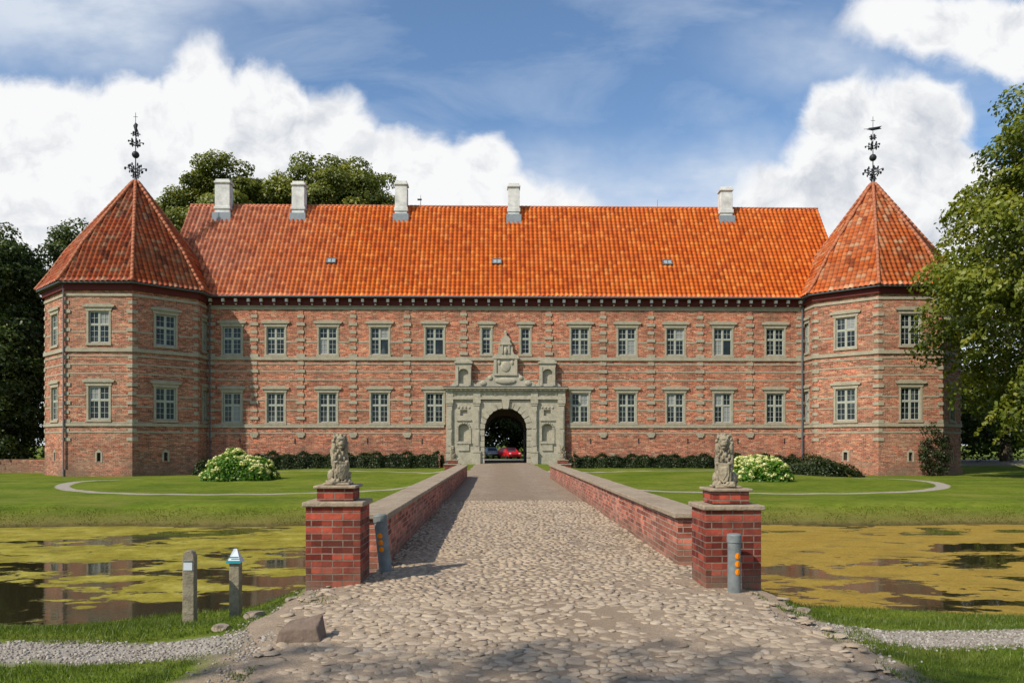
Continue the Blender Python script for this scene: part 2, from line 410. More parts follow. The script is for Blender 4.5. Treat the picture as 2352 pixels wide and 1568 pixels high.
sr=t.m('MULTIPLY',t.m('MULTIPLY',t.rng(yy,6.6,6.7,0,1),t.rng(yy,7.12,7.25,1,0)),t.rng(x,2.9,3.1,0,1))
sand=t.m('MULTIPLY',t.rng(t.m('ABSOLUTE',t.m('SUBTRACT',t.m('ADD',x,t.m('MULTIPLY',wob,1.1)),.4)),2.5,2.75,1,0),t.rng(y,9.8,10,1,0))
court=t.m('MULTIPLY',t.rng(y,77,79,0,1),t.rng(y,92,94,1,0))
gm=t.m('MAXIMUM',t.m('MAXIMUM',rm,court),t.m('MAXIMUM',sl,sr))
g=t.mix(sand,g,t.vm('SCALE',(.30,.23,.155),scale=t.rng(n3,.2,.8,.7,1.3)))
g=t.mix(gm,g,gravc)
t.put(b.inputs['Base Color'],g); b.inputs['Roughness'].default_value=.95; b.inputs['Specular IOR Level'].default_value=.1
t.put(b.inputs['Normal'],t.bump(t.m('ADD',n3,t.noise(p,90,2)),.5,.04))
npmesh('ground',V,F,m,smooth=True)

# water with floating duckweed
m,t,b=newmat('moat_water'); p=pos(t); s=t.sep(p)
ps=t.vm('MULTIPLY',p,(.55,1.0,1))
d0=t.noise(p,.5,3,.5,'Color'); pd=t.vm('ADD',ps,t.vm('SCALE',d0,scale=1.2))
a1=t.noise(pd,.50,6,.60); a2=t.noise(pd,3.0,5,.6)
dens=t.m('ADD',a1,t.m('MULTIPLY',t.m('SUBTRACT',a2,.5),.26))
right=t.rng(s[0],1,5,0,1); leftm=t.m('SUBTRACT',1.0,right)
bias=t.m('ADD',t.m('MULTIPLY',t.rng(s[1],13,24,-.085,.075),leftm),t.m('MULTIPLY',t.rng(s[1],11,19,-.03,.10),right))
dd=t.m('ADD',dens,bias)
mask=t.rng(dd,.512,.525,0,1)
thin=t.m('MULTIPLY',t.rng(dd,.46,.512,0,.35),t.rng(t.noise(p,6,4),.45,.6,.0,1))
mask=t.m('MAXIMUM',mask,thin)
vo=t.new('ShaderNodeTexVoronoi'); t.put(vo.inputs['Vector'],t.vm('ADD',ps,t.vm('SCALE',t.noise(p,3,3,.5,'Color'),scale=.25))); vo.inputs['Scale'].default_value=1.6
pads=t.m('MULTIPLY',t.rng(t.m('ADD',vo.outputs['Distance'],t.m('MULTIPLY',a2,.3)),.33,.35,1,0),t.rng(t.sep(vo.outputs['Color'])[0],.35,.36,0,1))
mask=t.m('MAXIMUM',mask,t.m('MULTIPLY',t.m('MULTIPLY',pads,t.rng(a1,.40,.43,0,1)),.92))
alg=t.ramp(t.noise(p,1.2,6,.7),[(.3,(.15,.125,.018)),(.5,(.26,.215,.03)),(.7,(.37,.32,.07))])
alg=t.mix(t.m('MULTIPLY',right,.7),alg,(.31,.185,.04))
alg=t.vm('SCALE',alg,scale=t.rng(t.noise(p,14,5,.75),.25,.75,.62,1.3))
alg=t.mix(t.rng(t.noise(pd,1.4,5,.65),.5,.68,0,.55),alg,(.13,.10,.03))
t.put(b.inputs['Base Color'],t.mix(mask,(.022,.018,.008),alg))
t.put(b.inputs['Roughness'],t.rng(mask,0,1,.04,.85)); t.put(b.inputs['Specular IOR Level'],t.rng(mask,0,1,.22,.04))
t.put(b.inputs['Normal'],t.bump(t.m('ADD',t.m('MULTIPLY',t.noise(t.vm('MULTIPLY',p,(1,2.2,1)),3,3),.25),t.m('MULTIPLY',mask,.4)),.14,.03))
mb=MB(); mb.add([(-240,8,WZ),(240,8,WZ),(240,33,WZ),(-240,33,WZ)],[(0,1,2,3)]); mb.obj('moat_water',m)

# ---------------------------------------------------------------- road
m,t,b=newmat('cobbled_road'); p=pos(t); M_road=m
vo=t.new('ShaderNodeTexVoronoi'); vo.feature='DISTANCE_TO_EDGE'; t.put(vo.inputs['Vector'],t.vm('ADD',p,t.vm('SCALE',t.noise(p,6,2,.5,'Color'),scale=.06))); vo.inputs['Scale'].default_value=9
v2=t.new('ShaderNodeTexVoronoi'); t.put(v2.inputs['Vector'],p); v2.inputs['Scale'].default_value=9
n1=t.noise(p,.8,5,.65); n2=t.noise(p,30,4,.7); n4=t.noise(p,6,5,.7); n5=t.noise(p,120,2,.7)
stone=t.mix(t.sep(v2.outputs['Color'])[0],(.25,.185,.135),(.40,.315,.235))
sandc=t.mix(n1,(.44,.34,.24),(.31,.225,.155))
f=t.m('MULTIPLY',t.rng(vo.outputs['Distance'],.02,.10,0,1),t.rng(t.sep(p)[1],9,14,.0,.9))
c=t.mix(f,sandc,stone); c=t.vm('SCALE',c,scale=t.rng(n2,.2,.8,.7,1.3)); c=t.vm('SCALE',c,scale=t.rng(n4,.25,.75,.75,1.2)); c=t.vm('SCALE',c,scale=t.rng(n5,.25,.75,.75,1.25))
c=t.vm('SCALE',c,scale=t.rng(n1,.3,.7,.85,1.12))
# wheel tracks worn paler, brownish crown in the middle
cxr=t.m('ABSOLUTE',t.m('SUBTRACT',t.sep(p)[0],.55)); mid=t.m('MULTIPLY',t.rng(cxr,.5,1.0,1,0),t.rng(n4,.35,.6,.2,.6))
c=t.mix(mid,c,(.25,.18,.12))
t.put(b.inputs['Base Color'],c); b.inputs['Roughness'].default_value=.95; b.inputs['Specular IOR Level'].default_value=.1
t.put(b.inputs['Normal'],t.bump(t.m('ADD',t.m('MULTIPLY',f,.8),t.m('ADD',t.m('MULTIPLY',n2,.6),t.m('MULTIPLY',n5,.3))),.9,.03))
def redge(y):
    if y<9.6:
        j=.10*math.sin(y*2.3)+.06*math.sin(y*5.1); k=max(0,min(1,(6.4-y)/1.4))
        return (-2.12+j+.38*k,2.92+.08*math.sin(y*3.1+1)-.12*k)
    if y<38.6: return (-1.55,2.72)
    return (-1.75+.05*math.sin(y),3.12+.05*math.sin(y*1.3))
def roadz(x,y,q): return .004+.03*(1-(2*q-1)**2)+.008*math.sin(x*3+y*1.3)
rows=list(np.arange(-6,9.5,.2))+[9.55,9.65]+list(np.arange(10,38.5,1))+[38.55,38.65]+list(np.arange(39,80,1))
vs=[];cols=14
for yv in rows:
    a,b_=redge(yv)
    for k in range(cols+1):
        q=k/cols; xx=a+(b_-a)*q
        vs.append((xx,yv,roadz(xx,yv,q)+(-.03 if k in(0,cols) else 0)))
V=np.array(vs); i=np.arange(len(rows)*(cols+1)).reshape(len(rows),cols+1)
F=np.stack([i[:-1,:-1],i[:-1,1:],i[1:,1:],i[1:,:-1]],-1).reshape(-1,4)
npmesh('cobbled_road',V,F,M_road,smooth=True)
m,t,b=newmat('cobble_stones'); p=pos(t)
a=t.new('ShaderNodeAttribute',attribute_name='tone')
c=t.ramp(a.outputs['Fac'],[(0,(.17,.125,.09)),(.3,(.28,.21,.155)),(.65,(.36,.28,.205)),(1,(.45,.37,.285))])
c=t.vm('SCALE',c,scale=t.rng(t.noise(p,35,4,.7),.2,.8,.7,1.25))
c=t.mix(t.rng(t.noise(p,1.2,4,.6),.34,.60,.15,.75),c,(.40,.31,.215))
c=t.mix(t.rng(t.noise(p,11,4,.7),.48,.68,0,.75),c,(.41,.315,.22))
t.put(b.inputs['Base Color'],c); b.inputs['Roughness'].default_value=.85; b.inputs['Specular IOR Level'].default_value=.15
t.put(b.inputs['Normal'],t.bump(t.noise(p,60,4,.6),.6,.012))
def ico(sub,cut=-.15):
    bm=bmesh.new(); bmesh.ops.create_icosphere(bm,subdivisions=sub,radius=1)
    bv=np.array([v.co[:] for v in bm.verts]); bf=np.array([[v.index for v in f.verts] for f in bm.faces]); bm.free()
    return bv,bf[[k for k in range(len(bf)) if bv[bf[k]][:,2].mean()>cut]]
I2=ico(2); I1=ico(1)
rs=random.Random(3); Vs=[];Fs=[];Rn=[];off=0; yv=4.0
while yv<22:
    a,b_=redge(yv); xx=a+.03; rowh=rs.uniform(.05,.09); bv,bf=I2 if yv<8.2 else I1
    while xx<b_-.02:
        w=rs.uniform(.05,.15)
        q0=(xx-a)/(b_-a); edge=min(q0,1-q0)
        keep=.86-.45*max(0,math.sin(xx*1.7+1.3*math.sin(yv*.9))*math.sin(yv*1.1+xx*.6))
        if yv<9.6 and edge<.16: keep*=.12+edge*4.8
        if rs.random()<keep:
            sx,sy,sz=w*.54,rowh*rs.uniform(.46,.60),rs.uniform(.007,.019)
            q=bv.copy(); q=np.sign(q)*np.abs(q)**.62
            f3=rs.uniform(0,6); q=q*(1+.22*np.sin(q[:,[1,2,0]]*2.6+f3))
            q=q*np.array([sx,sy,sz]); an=rs.uniform(-.8,.8); ca,sa=math.cos(an),math.sin(an)
            q=np.stack([q[:,0]*ca-q[:,1]*sa,q[:,0]*sa+q[:,1]*ca,q[:,2]],1)
            cx=xx+w/2; cy=yv+rs.uniform(-.03,.03)+.05*math.sin(xx*2)
            qq=(cx-a)/(b_-a); zz=roadz(cx,cy,qq)-rs.uniform(.0,.008)
            q[:,2]+=q[:,0]*rs.uniform(-.14,.14)+q[:,1]*rs.uniform(-.12,.16)
            Vs.append(q+np.array([cx,cy,zz])); Fs.append(bf+off); off+=len(bv); Rn.append(np.full(len(bf),rs.random()))
        xx+=w
    yv+=rowh
npmesh('cobble_stones',np.concatenate(Vs),np.concatenate(Fs),m,np.concatenate(Rn),smooth=True)

Vs=[];Fs=[];Rn=[];off=0; bv,bf=I1
for k in range(8000):
    if k%3==0: xx=rs.uniform(-7.5,-2.1); yy=rs.uniform(6.2,6.95)
    elif k%3==1: xx=rs.uniform(3.0,7.5); yy=rs.uniform(6.55,7.2)
    else:
        yy=rs.uniform(4.3,9.5); e0,e1=redge(yy); xx=(e0+.12+rs.gauss(0,.16)) if rs.random()<.5 else e1-.1+rs.gauss(0,.14)
    r=rs.uniform(.005,.016); q=bv*np.array([r*rs.uniform(.8,1.5),r,r*.7]); Vs.append(q+np.array([xx,yy,max(float(hgt(xx,yy)),-.5)+.004+(.015 if -2<xx<2.7 else 0)])); Fs.append(bf+off); off+=len(bv); Rn.append(np.full(len(bf),rs.uniform(.3,1)))
m,t,b=newmat('gravel_pebbles'); a=t.new('ShaderNodeAttribute',attribute_name='tone')
t.put(b.inputs['Base Color'],t.ramp(a.outputs['Fac'],[(.3,(.17,.14,.11)),(1,(.41,.365,.31))]))
npmesh('gravel',np.concatenate(Vs),np.concatenate(Fs),m,np.concatenate(Rn),smooth=True)

def grass(n,x0,x1,y0,y1,h0,h1,test=None):
    xx=RNG.uniform(x0,x1,n); yy=RNG.uniform(y0,y1,n)
    if test is not None:
        k=test(xx,yy); xx=xx[k]; yy=yy[k]
    return xx,yy,RNG.uniform(h0,h1,len(xx))
def clump(x,y): return .5+.5*np.sin(x*3.1+1.7*np.sin(y*2.3))*np.sin(y*2.7+1.3*np.sin(x*1.9))
ok=lambda x,y:(hgt(x,y)>-1.15)&~((y+.12*np.sin(3*x)>6.2)&(y+.12*np.sin(3*x)<6.95)&(x<-1.9))&~((y>6.62)&(y<7.18)&(x>2.8))
G=[grass(95000,-8.5,-2.25,3.6,10.6,.02,.06,ok),
   grass(75000,3.05,9,3.6,10.8,.02,.06,ok),
   grass(9000,-2.6,-1.7,5.0,8.8,.01,.05,lambda x,y:(clump(x,y)>.62)&(x<-1.75-.3*np.sin(y*2))),
   grass(2600,-2.0,-.8,6.7,8.6,.008,.028,lambda x,y:clump(x*1.3,y)>.66),
   grass(7000,2.75,3.3,4.0,9.3,.01,.05,lambda x,y:clump(x,y)>.5),
   grass(700,2.0,2.36,9.6,14.4,.01,.03,None)]
xx=np.concatenate([g[0] for g in G]); yy=np.concatenate([g[1] for g in G]); hh=np.concatenate([g[2] for g in G]); n=len(xx)
hh=hh*(.6+.8*clump(xx*.8,yy*.8)); zz=np.maximum(hgt(xx,yy),np.where((xx>-2.0)&(xx<2.8),.01,-9))-.005
an=RNG.uniform(0,6.283,n); w=.0042; ln=RNG.uniform(-.6,.6,(n,2))*hh[:,None]
B=np.stack([xx,yy,zz],1); dx=np.stack([np.cos(an)*w,np.sin(an)*w,np.zeros(n)],1)
T=B+np.stack([ln[:,0],ln[:,1],hh],1)
V=np.stack([B-dx,B+dx,T],1).reshape(-1,3); F=np.arange(3*n).reshape(n,3)
npmesh('grass',V,F,L_grass,np.clip(RNG.normal(.5,.22,n)+.25*(clump(xx*.5,yy*.6)-.5),0,1))
k=60000; xx=RNG.uniform(-34,36,k); yy=RNG.uniform(26.5,30,k); zz=hgt(xx,yy); kk=(zz>-1.27)&(zz<-.75)&((xx<-1.95)|(xx>3.2)); xx,yy,zz=xx[kk],yy[kk],zz[kk]; n=len(xx)
hh=RNG.uniform(.015,.07,n)*(.4+clump(xx*.7,yy*.7)); an=RNG.uniform(0,6.283,n)
B=np.stack([xx,yy,zz-.01],1); dx=np.stack([np.cos(an)*.016,np.sin(an)*.016,np.zeros(n)],1); ln=RNG.uniform(-.6,.6,(n,2))*hh[:,None]
V=np.stack([B-dx,B+dx,B+np.stack([ln[:,0],ln[:,1]-.03,hh],1)],1).reshape(-1,3)
L_bank=leaf_mat('bank_grass_blades',(.10,.105,.018),(.16,.155,.025),(.25,.215,.05),.3)
npmesh('bank_grass',V,np.arange(3*n).reshape(n,3),L_bank,np.clip(RNG.normal(.5,.25,n),0,1))

# ---------------------------------------------------------------- bridge
br=empty('brick_bridge',(0,0,0))
bw=MB(); cp=MB(); sub=MB()
def seg(mb,xa0,xa1,y0,xb0,xb1,y1,z0,z1a,z1b):
    mb.add([(xa0,y0,z0),(xa1,y0,z0),(xb1,y1,z0),(xb0,y1,z0),(xa0,y0,z1a),(xa1,y0,z1a),(xb1,y1,z1b),(xb0,y1,z1b)],
           [(3,2,1,0),(4,5,6,7),(0,1,5,4),(1,2,6,5),(2,3,7,6),(3,0,4,7)])
seg(bw,-1.86,-1.46,10.2,-1.84,-1.42,38.2,-2.4,.64,.56)
seg(bw,2.385,2.80,10.25,2.62,3.03,38.2,-2.4,.64,.56)
def coping(xa,xb,ya,xc,xd,yb,za,zb,n=20):
    for k in range(n):
        f0,f1=k/n,(k+1)/n-.0007; L=lambda p,q,f:p+(q-p)*f; r=rs.uniform(-.006,.006)
        z0a,z0b=L(za,zb,f0)+.001,L(za,zb,f1)+.001
        x0,x1,x2,x3=L(xa,xc,f0)+r,L(xb,xd,f0)+r,L(xa,xc,f1)+r,L(xb,xd,f1)+r; ya_,yb_=L(ya,yb,f0),L(ya,yb,f1); h=.07+r*.5
        cp.add([(x0,ya_,z0a),(x1,ya_,z0a),(x3,yb_,z0b),(x2,yb_,z0b),(x0,ya_,z0a+h),(x1,ya_,z0a+h),(x3,yb_,z0b+h),(x2,yb_,z0b+h)],
               [(3,2,1,0),(4,5,6,7),(0,1,5,4),(1,2,6,5),(2,3,7,6),(3,0,4,7)])
coping(-1.92,-1.40,10.14,-1.90,-1.36,38.25,.64,.56); coping(2.32,2.87,10.19,2.56,3.09,38.25,.64,.56)
bw.obj('parapet_walls',M_brickB,br); cp.obj('coping',M_cap,br,bevel=.012)
sub.box(-1.80,2.78,9.2,38.9,-2.4,-.02); sub.obj('bridge_deck',M_brickB,br)
def pillar(x,y,wd,hb,zb=-.35):
    e=empty('brick_gate_pillar',(x,y,0)); h=wd/2
    a=MB(); a.box(-h,h,-h,h,zb,hb); h2=wd*.335
    a.box(-h2,h2,-h2,h2,hb+.065,hb+.20); a.obj('brick_shaft',M_brickN,e,bevel=.006)
    c=MB(); h1=h+.035; c.box(-h1,h1,-h1,h1,hb,hb+.055); h3=h2+.035; c.box(-h3,h3,-h3,h3,hb+.20,hb+.235)
    c.box(-h2*.72,h2*.72,-h2*.72,h2*.72,hb+.235,hb+.262); c.obj('stone_caps',M_cap,e,bevel=.012)
    return hb+.262
def lion(x,y,z,H,rz):
    a=MB()
    E=lambda c,r,rot=None:a.ell(c,r,rot=rot)
    E((0,.12,.16),(.19,.21,.17)); E((0,.08,.36),(.15,.16,.25),Euler((-.15,0,0))); E((0,-.01,.56),(.16,.15,.19))
    E((0,-.02,.80),(.17,.13,.18)); E((0,-.09,.85),(.115,.13,.12)); E((0,-.215,.80),(.07,.075,.05)); E((0,-.25,.835),(.035,.035,.022))
    E((0,-.20,.735),(.05,.06,.022)); E((0,-.19,.905),(.10,.035,.028))
    for s in(-1,1):
        E((s*.055,-.20,.87),(.022,.02,.018)); E((s*.125,-.04,.96),(.04,.03,.045)); E((s*.14,-.06,.72),(.06,.09,.13)); E((s*.12,.04,.62),(.08,.12,.16))
        E((s*.155,-.06,.46),(.05,.07,.16)); E((s*.15,-.17,.34),(.042,.05,.13),Euler((.25,0,0))); E((s*.115,-.245,.43),(.045,.045,.035))
        E((s*.18,.03,.14),(.08,.17,.13)); E((s*.18,-.16,.045),(.06,.11,.042)); E((s*.08,-.20,.05),(.04,.09,.045)); E((s*.13,-.2,.17),(.035,.045,.12))
    a.prism([(-.115,.42),(-.115,.20),(-.08,.10),(0,.05),(.08,.10),(.115,.20),(.115,.42),(.04,.44),(-.04,.44)],-.275,-.21)
    a.prism([(-.07,.36),(-.07,.22),(0,.12),(.07,.22),(.07,.36)],-.295,-.27)
    for k in range(13):
        th=k*2*math.pi/13; E((.165*math.cos(th),-.07+.02*math.sin(k*2),.82+.165*math.sin(th)),(.036,.06,.036))
    for k in range(18): E((.12*math.sin(k*2.4),-.11-.05*math.cos(k*2.4),.72-.014*k),(.028,.035,.05))
    for k in range(14): E((.15*math.cos(k*2.1),.04+.1*math.sin(k*2.1),.80-.02*k),(.035,.04,.055))
    a.tube([(.12,.30,.05),(.24,.22,.06),(.27,.05,.10),(.26,-.02,.2)],[.03,.028,.028,.035],8)
    a.box(-.24,.24,-.27,.33,-.01,.035)
    o=a.obj('lion_statue',M_lion,None)
    md=o.modifiers.new('r','REMESH'); md.mode='VOXEL'; md.voxel_size=.010; md.use_smooth_shade=True
    tx=bpy.data.textures.new('rough','CLOUDS'); tx.noise_scale=.04
    d=o.modifiers.new('d','DISPLACE'); d.texture=tx; d.strength=.016; d.mid_level=.5
    o.scale=(H*.92,H,H*1.02); o.location=(x,y,z-.001); o.rotation_euler=(0,0,rz); return o
zt=pillar(-1.845,9.21,.62,.90); lion(-1.84,9.22,zt,.55,.42)
zt=pillar(2.63,8.95,.62,.875); lion(2.62,8.95,zt,.575,-.35)
zt=pillar(-2.15,38.6,.74,.62,-.9); lion(-2.15,38.6,zt,.66,.3)
zt=pillar(3.27,38.6,.74,.62,-.9); lion(3.27,38.6,zt,.66,-.3)

def bollard(x,y,z,h,r,tilt=0,rz=0):
    e=empty('steel_bollard',(x,y,z)); a=MB()
    prof=[(-.15,r*.96),(.02,r),(h-.10,r),(h-.095,r*1.12),(h-.02,r*1.12),(h-.006,r*1.0),(h,r*.6)]
    a.tube([(0,0,q[0]) for q in prof],[q[1] for q in prof],28)
    a.obj('tube',M_galv,e,smooth=False)
    c=MB()
    for k in range(3):
        zc=h*.64-k*.085
        vs=[(0,-r*1.02-.006,zc)]; n=16
        for q in range(n): th=2*math.pi*q/n; vs.append((.032*math.cos(th),-math.sqrt(max(0,(r*1.01)**2-(.032*math.cos(th))**2))-.003,zc+.034*math.sin(th)))
        c.add(vs,[(0,1+q,1+(q+1)%n) for q in range(n)])
    c.obj('reflectors',M_orange,e)
    e.rotation_euler=(0,tilt,rz); return e
bollard(2.57,8.42,-.01,.655,.070,0,.25)
bollard(-1.385,9.86,.0,.735,.080,-.11,-.15)

def gz(x,y): return float(hgt(x,y))
x,y=-3.20,8.25; e=empty('wooden_marker_post',(x,y,gz(x,y))); a=MB()
a.prism([(-.06,-.2),(.06,-.2),(.06,.70),(.045,.74),(.02,.76),(-.02,.76),(-.045,.74),(-.06,.70)],-.05,.05); a.obj('post',M_post,e,bevel=.008)
a=MB(); a.box(-.045,.045,-.056,-.05,.56,.66); a.obj('plaque',M_plaque,e)
a=MB(); a.box(-.045,.045,-.060,-.0562,.645,.66); a.obj('plaque_strip',M_lead,e)
x,y=-2.84,8.6; e=empty('wooden_sign_post',(x,y,gz(x,y))); a=MB()
a.box(-.055,.055,-.055,.055,-.2,.62); a.obj('post',M_post,e,bevel=.01)
a=MB(); a.add([(-.075,-.075,.62),(.075,-.075,.62),(.075,.075,.62),(-.075,.075,.62),(-.03,.03,.76),(.0,.04,.76)],[(0,1,5,4),(1,2,5),(2,3,4,5),(3,0,4),(3,2,1,0)]); a.obj('sloped_cap',M_plaque,e)
a=MB(); a.box(-.078,.078,-.08,-.075,.615,.645); a.box(-.05,.05,-.062,-.058,.67,.685); a.obj('cap_band',M_teal,e)

# angular flat stone on the roadside and small stones
a=MB(); a.add([(-.19,-.10,-.03),(.17,-.12,-.03),(.20,.10,-.03),(-.15,.13,-.03),(-.17,-.07,.07),(.13,-.09,.085),(.17,.08,.17),(-.10,.10,.12)],
 [(3,2,1,0),(4,5,6,7),(0,1,5,4),(1,2,6,5),(2,3,7,6),(3,0,4,7)])
o=a.obj('flat_stone',M_rock,None,bevel=.012); o.location=(-1.60,6.45,.03); o.rotation_euler=(0,0,.12)
bm=bmesh.new(); bmesh.ops.create_icosphere(bm,subdivisions=3,radius=1)
for v in bm.verts:
    c=v.co; k=1+.18*math.sin(c.x*3+1)+.12*math.sin(c.y*5+c.z*4)
    c.x=max(-.75,min(.7,c.x))*k; c.z=max(-.5,min(.45,c.z+.15*c.x))*k; c.y=max(-.7,min(.8,c.y))*k
me=bpy.data.meshes.new('field_stone'); bm.to_mesh(me); bm.free(); me.materials.append(stone_mat('pale_field_stone',(.28,.22,.165),(.15,.12,.09),.5))
for (xx,yy,sc) in ((-2.2,8.45,.09),(-2.35,7.7,.12),(2.98,8.25,.10),(2.75,8.4,.08),(-2.5,7.2,.1),(-2.05,8.6,.08),(3.05,7.7,.09),(-1.36,6.35,.05)):
    o=bpy.data.objects.new('field_stone',me); o.location=(xx,yy,max(gz(xx,yy),-.15)+.02); o.scale=(sc,sc*.8,sc*.5); o.rotation_euler=(.1,0,xx*9); link(o)

# ---------------------------------------------------------------- castle
castle=empty('castle',(.8,66.5,0)); 
class CMB(MB):
    def obj(s,name,mat,parent=None,**k):
        o=MB.obj(s,name,mat,None,**k); o.parent=castle; o.matrix_parent_inverse=Matrix.Translation((-.8,-66.5,0)); return o
brick,brickT,st,fr,bars,gl,curt=CMB(),CMB(),CMB(),CMB(),CMB(),CMB(),CMB()
wr=random.Random(5)
def window(M,xc,z0,z1,w,cross=True,openc=False):
    x0,x1=xc-w/2,xc+w/2; fwd=.10
    st.box(x0-.12,x0+.03,-.035,.10,z0-.02,z1+.02,M); st.box(x1-.03,x1+.12,-.035,.10,z0-.02,z1+.02,M)
    st.box(x0-.16,x1+.16,-.10,.12,z0-.19,z0-.022,M)
    st.prism([(x0-.14,z1+.022),(x1+.14,z1+.022),(x1+.26,z1+.30),(x0-.26,z1+.30)],-.06,.08,M)
    st.prism([(x0-.36,z1+.302),(x1+.36,z1+.302),(x1+.44,z1+.44),(x1+.30,z1+.50),(x0-.30,z1+.50),(x0-.44,z1+.44)],-.15,.06,M)
    st.prism([(x0-.20,z1+.502),(x1+.20,z1+.502),(x1+.05,z1+.58),(x0-.05,z1+.58)],-.08,.05,M)
    a,b_=x0+.031,x1-.031; y0,y1=fwd,fwd+.07
    fr.box(a,a+.06,y0,y1,z0,z1,M); fr.box(b_-.06,b_,y0,y1,z0,z1,M); fr.box(a+.06,b_-.06,y0,y1,z0,z0+.06,M); fr.box(a+.06,b_-.06,y0,y1,z1-.06,z1,M)
    gl.add([(a+.05,y1-.02,z0+.05),(b_-.05,y1-.02,z0+.05),(b_-.05,y1-.02,z1-.05),(a+.05,y1-.02,z1-.05)],[(0,1,2,3)],M)
    zt=z0+(z1-z0)*.58
    cols=[(a+.06,xc-.065),(xc+.065,b_-.06)] if cross else [(a+.06,b_-.06)]
    if cross: fr.box(xc-.065,xc+.065,y0-.01,y1,z0+.06,z1-.06,M)
    for (p0,p1) in cols: fr.box(p0,p1,y0-.006,y1,zt-.06,zt+.06,M)
    for (p0,p1) in cols:
        for (q0,q1,nr) in ((z0+.06,zt-.06,3),(zt+.06,z1-.06,2)):
            if openc and (p0,p1)==cols[-1] and nr==3: continue
            bb=.022
            bars.box(p0,p0+.028,y0+.01,y0+.045,q0,q1,M); bars.box(p1-.028,p1,y0+.01,y0+.045,q0,q1,M)
            bars.box(p0+.028,p1-.028,y0+.01,y0+.045,q0,q0+.03,M); bars.box(p0+.028,p1-.028,y0+.01,y0+.045,q1-.03,q1,M)
            xm=(p0+p1)/2; bars.box(xm-bb/2,xm+bb/2,y0+.014,y0+.04,q0+.03,q1-.03,M)
            for r in range(1,nr): zz=q0+(q1-q0)*r/nr; bars.box(p0+.028,p1-.028,y0+.017,y0+.038,zz-bb/2,zz+bb/2,M)
            if wr.random()<.10: curt.add([(p0,y1-.023,q0),(p1,y1-.023,q0),(p1,y1-.023,q1),(p0,y1-.023,q1)],[(0,1,2,3)],M)
MF=Matrix.Translation((0,66.5,0)); XL,XR=-24.36,26.36
wx=[-22.26,-18.62,-14.23,-9.87,-5.23,7.11,11.12,15.25,19.32,23.81]
wins=[]
for q,xc in enumerate(wx):
    wins.append((xc,9.22,11.52,1.58,True)); wins.append((xc,3.48,5.98,1.52,True))
wins.append((-.85,9.3,11.5,.82,False)); wins.append((2.47,9.3,11.5,.82,False))
AC=.78; AR=1.83
ops=[(w[0]-w[3]/2,w[0]+w[3]/2,w[1],w[2]) for w in wins]; ops.append((AC-1.95,AC+1.95,-.6,4.95))
brick.wall(XL,XR,-1.2,14.0,ops,.2,MF)
oi=0
for w in wins:
    oi+=1; window(MF,w[0],w[1],w[2],w[3],w[4],openc=(oi in (7,9,17)))
BZ=[(3.04,3.27,.10),(3.285,3.36,.04),(5.34,5.47,.035),(4.48,4.58,.02),(8.74,9.02,.11),(8.38,8.50,.03),(7.73,7.84,.025),(10.22,10.34,.025),(13.0,13.2,.07),(2.53,2.65,.03),(7.03,7.14,.02)]
def segs(z0,z1):
    cuts=[(w[0]-w[3]/2-.12,w[0]+w[3]/2+.12) for w in wins if not(z1<w[1]-.2 or z0>w[2]+.02)]
    if z0<6.7: cuts.append((AC-5.2,AC+5.2))
    cuts.sort(); cur=XL+.13; out=[]
    for a,b_ in cuts:
        if a>cur: out.append((cur,a))
        cur=max(cur,b_)
    if cur<XR-.13: out.append((cur,XR-.13))
    return out
for z0,z1,d in BZ:
    for a,b_ in segs(z0,z1): st.box(a,b_,-d,.05,z0,z1,MF)
LX=[-20.4,-16.5,-12.1,-7.55,9.07,13.16,17.37,21.63]
for xl in LX+[-2.77,4.44,-24.0,25.95]:
    zlo=2.4 if xl in LX or abs(xl)>20 else 9.2
    brick.box(xl-.21,xl+.21,-.052,.03,zlo,13.0,MF)
    zz=zlo; k=0
    while zz<12.9:
        hh=.26 if k%2==0 else .40
        if k%2==0:
            wd=.27+(.08 if k%4==0 else 0); st.box(xl-wd,xl+wd,-.085-(.02 if k%4==0 else 0),.04,zz,zz+hh,MF)
        zz+=hh; k+=1
    if zlo<3: st.prism([(xl-.2,2.22),(xl+.2,2.22),(xl+.3,2.39),(xl-.3,2.39)],-.12,.04,MF)
an_=CMB()
for xv in (-19.7,-12.6,20.3,9.9): st.box(xv-.17,xv+.17,-.03,.04,.35,.85,MF)
for xv in (-21.6,-17.0,-10.9,-6.3,8.0,12.1,16.3,20.6,24.6): an_.box(xv-.03,xv+.03,-.05,.02,1.7,2.15,MF)
an_.obj('wall_anchors',M_iron)
bd,wh,ld=CMB(),CMB(),CMB()
bd.box(XL-.4,XR+.4,-.22,.1,13.32,13.98,MF); bd.box(XL-.4,XR+.4,-.52,-.10,13.84,13.94,MF)
ld.tube([(XL-.2,-.70,14.0),(XR+.2,-.70,14.0)],[.085,.085],10,MF)
xx=XL+.4
while xx<XR-.2:
    wh.box(xx-.11,xx+.11,-.50,-.22,13.58,13.838,MF); bd.box(xx-.12,xx+.12,-.42,-.2,13.44,13.575,MF); wh.box(xx-.07,xx+.07,-.36,-.222,13.36,13.435,MF)
    xx+=1.06
st.box(XL+.13,XR-.13,-.13,.03,13.22,13.318,MF)
ld.tube([(XL+.28,-.6,13.9),(XL+.28,-.16,13.3),(XL+.28,-.16,-.4)],[.065]*3,8,MF); ld.tube([(XR-.28,-.6,13.9),(XR-.28,-.16,13.3),(XR-.28,-.16,-.4)],[.065]*3,8,MF)
GL,GR=-28.0,29.9; YR=72.7; ZR=23.55; YB=78.9
bk=CMB()
bk.add([(GL,66.6,-1.2),(GL,YB,-1.2),(GL,YB,14),(GL,YR,ZR-.15),(GL,66.6,14)],[(4,3,2,1,0)])
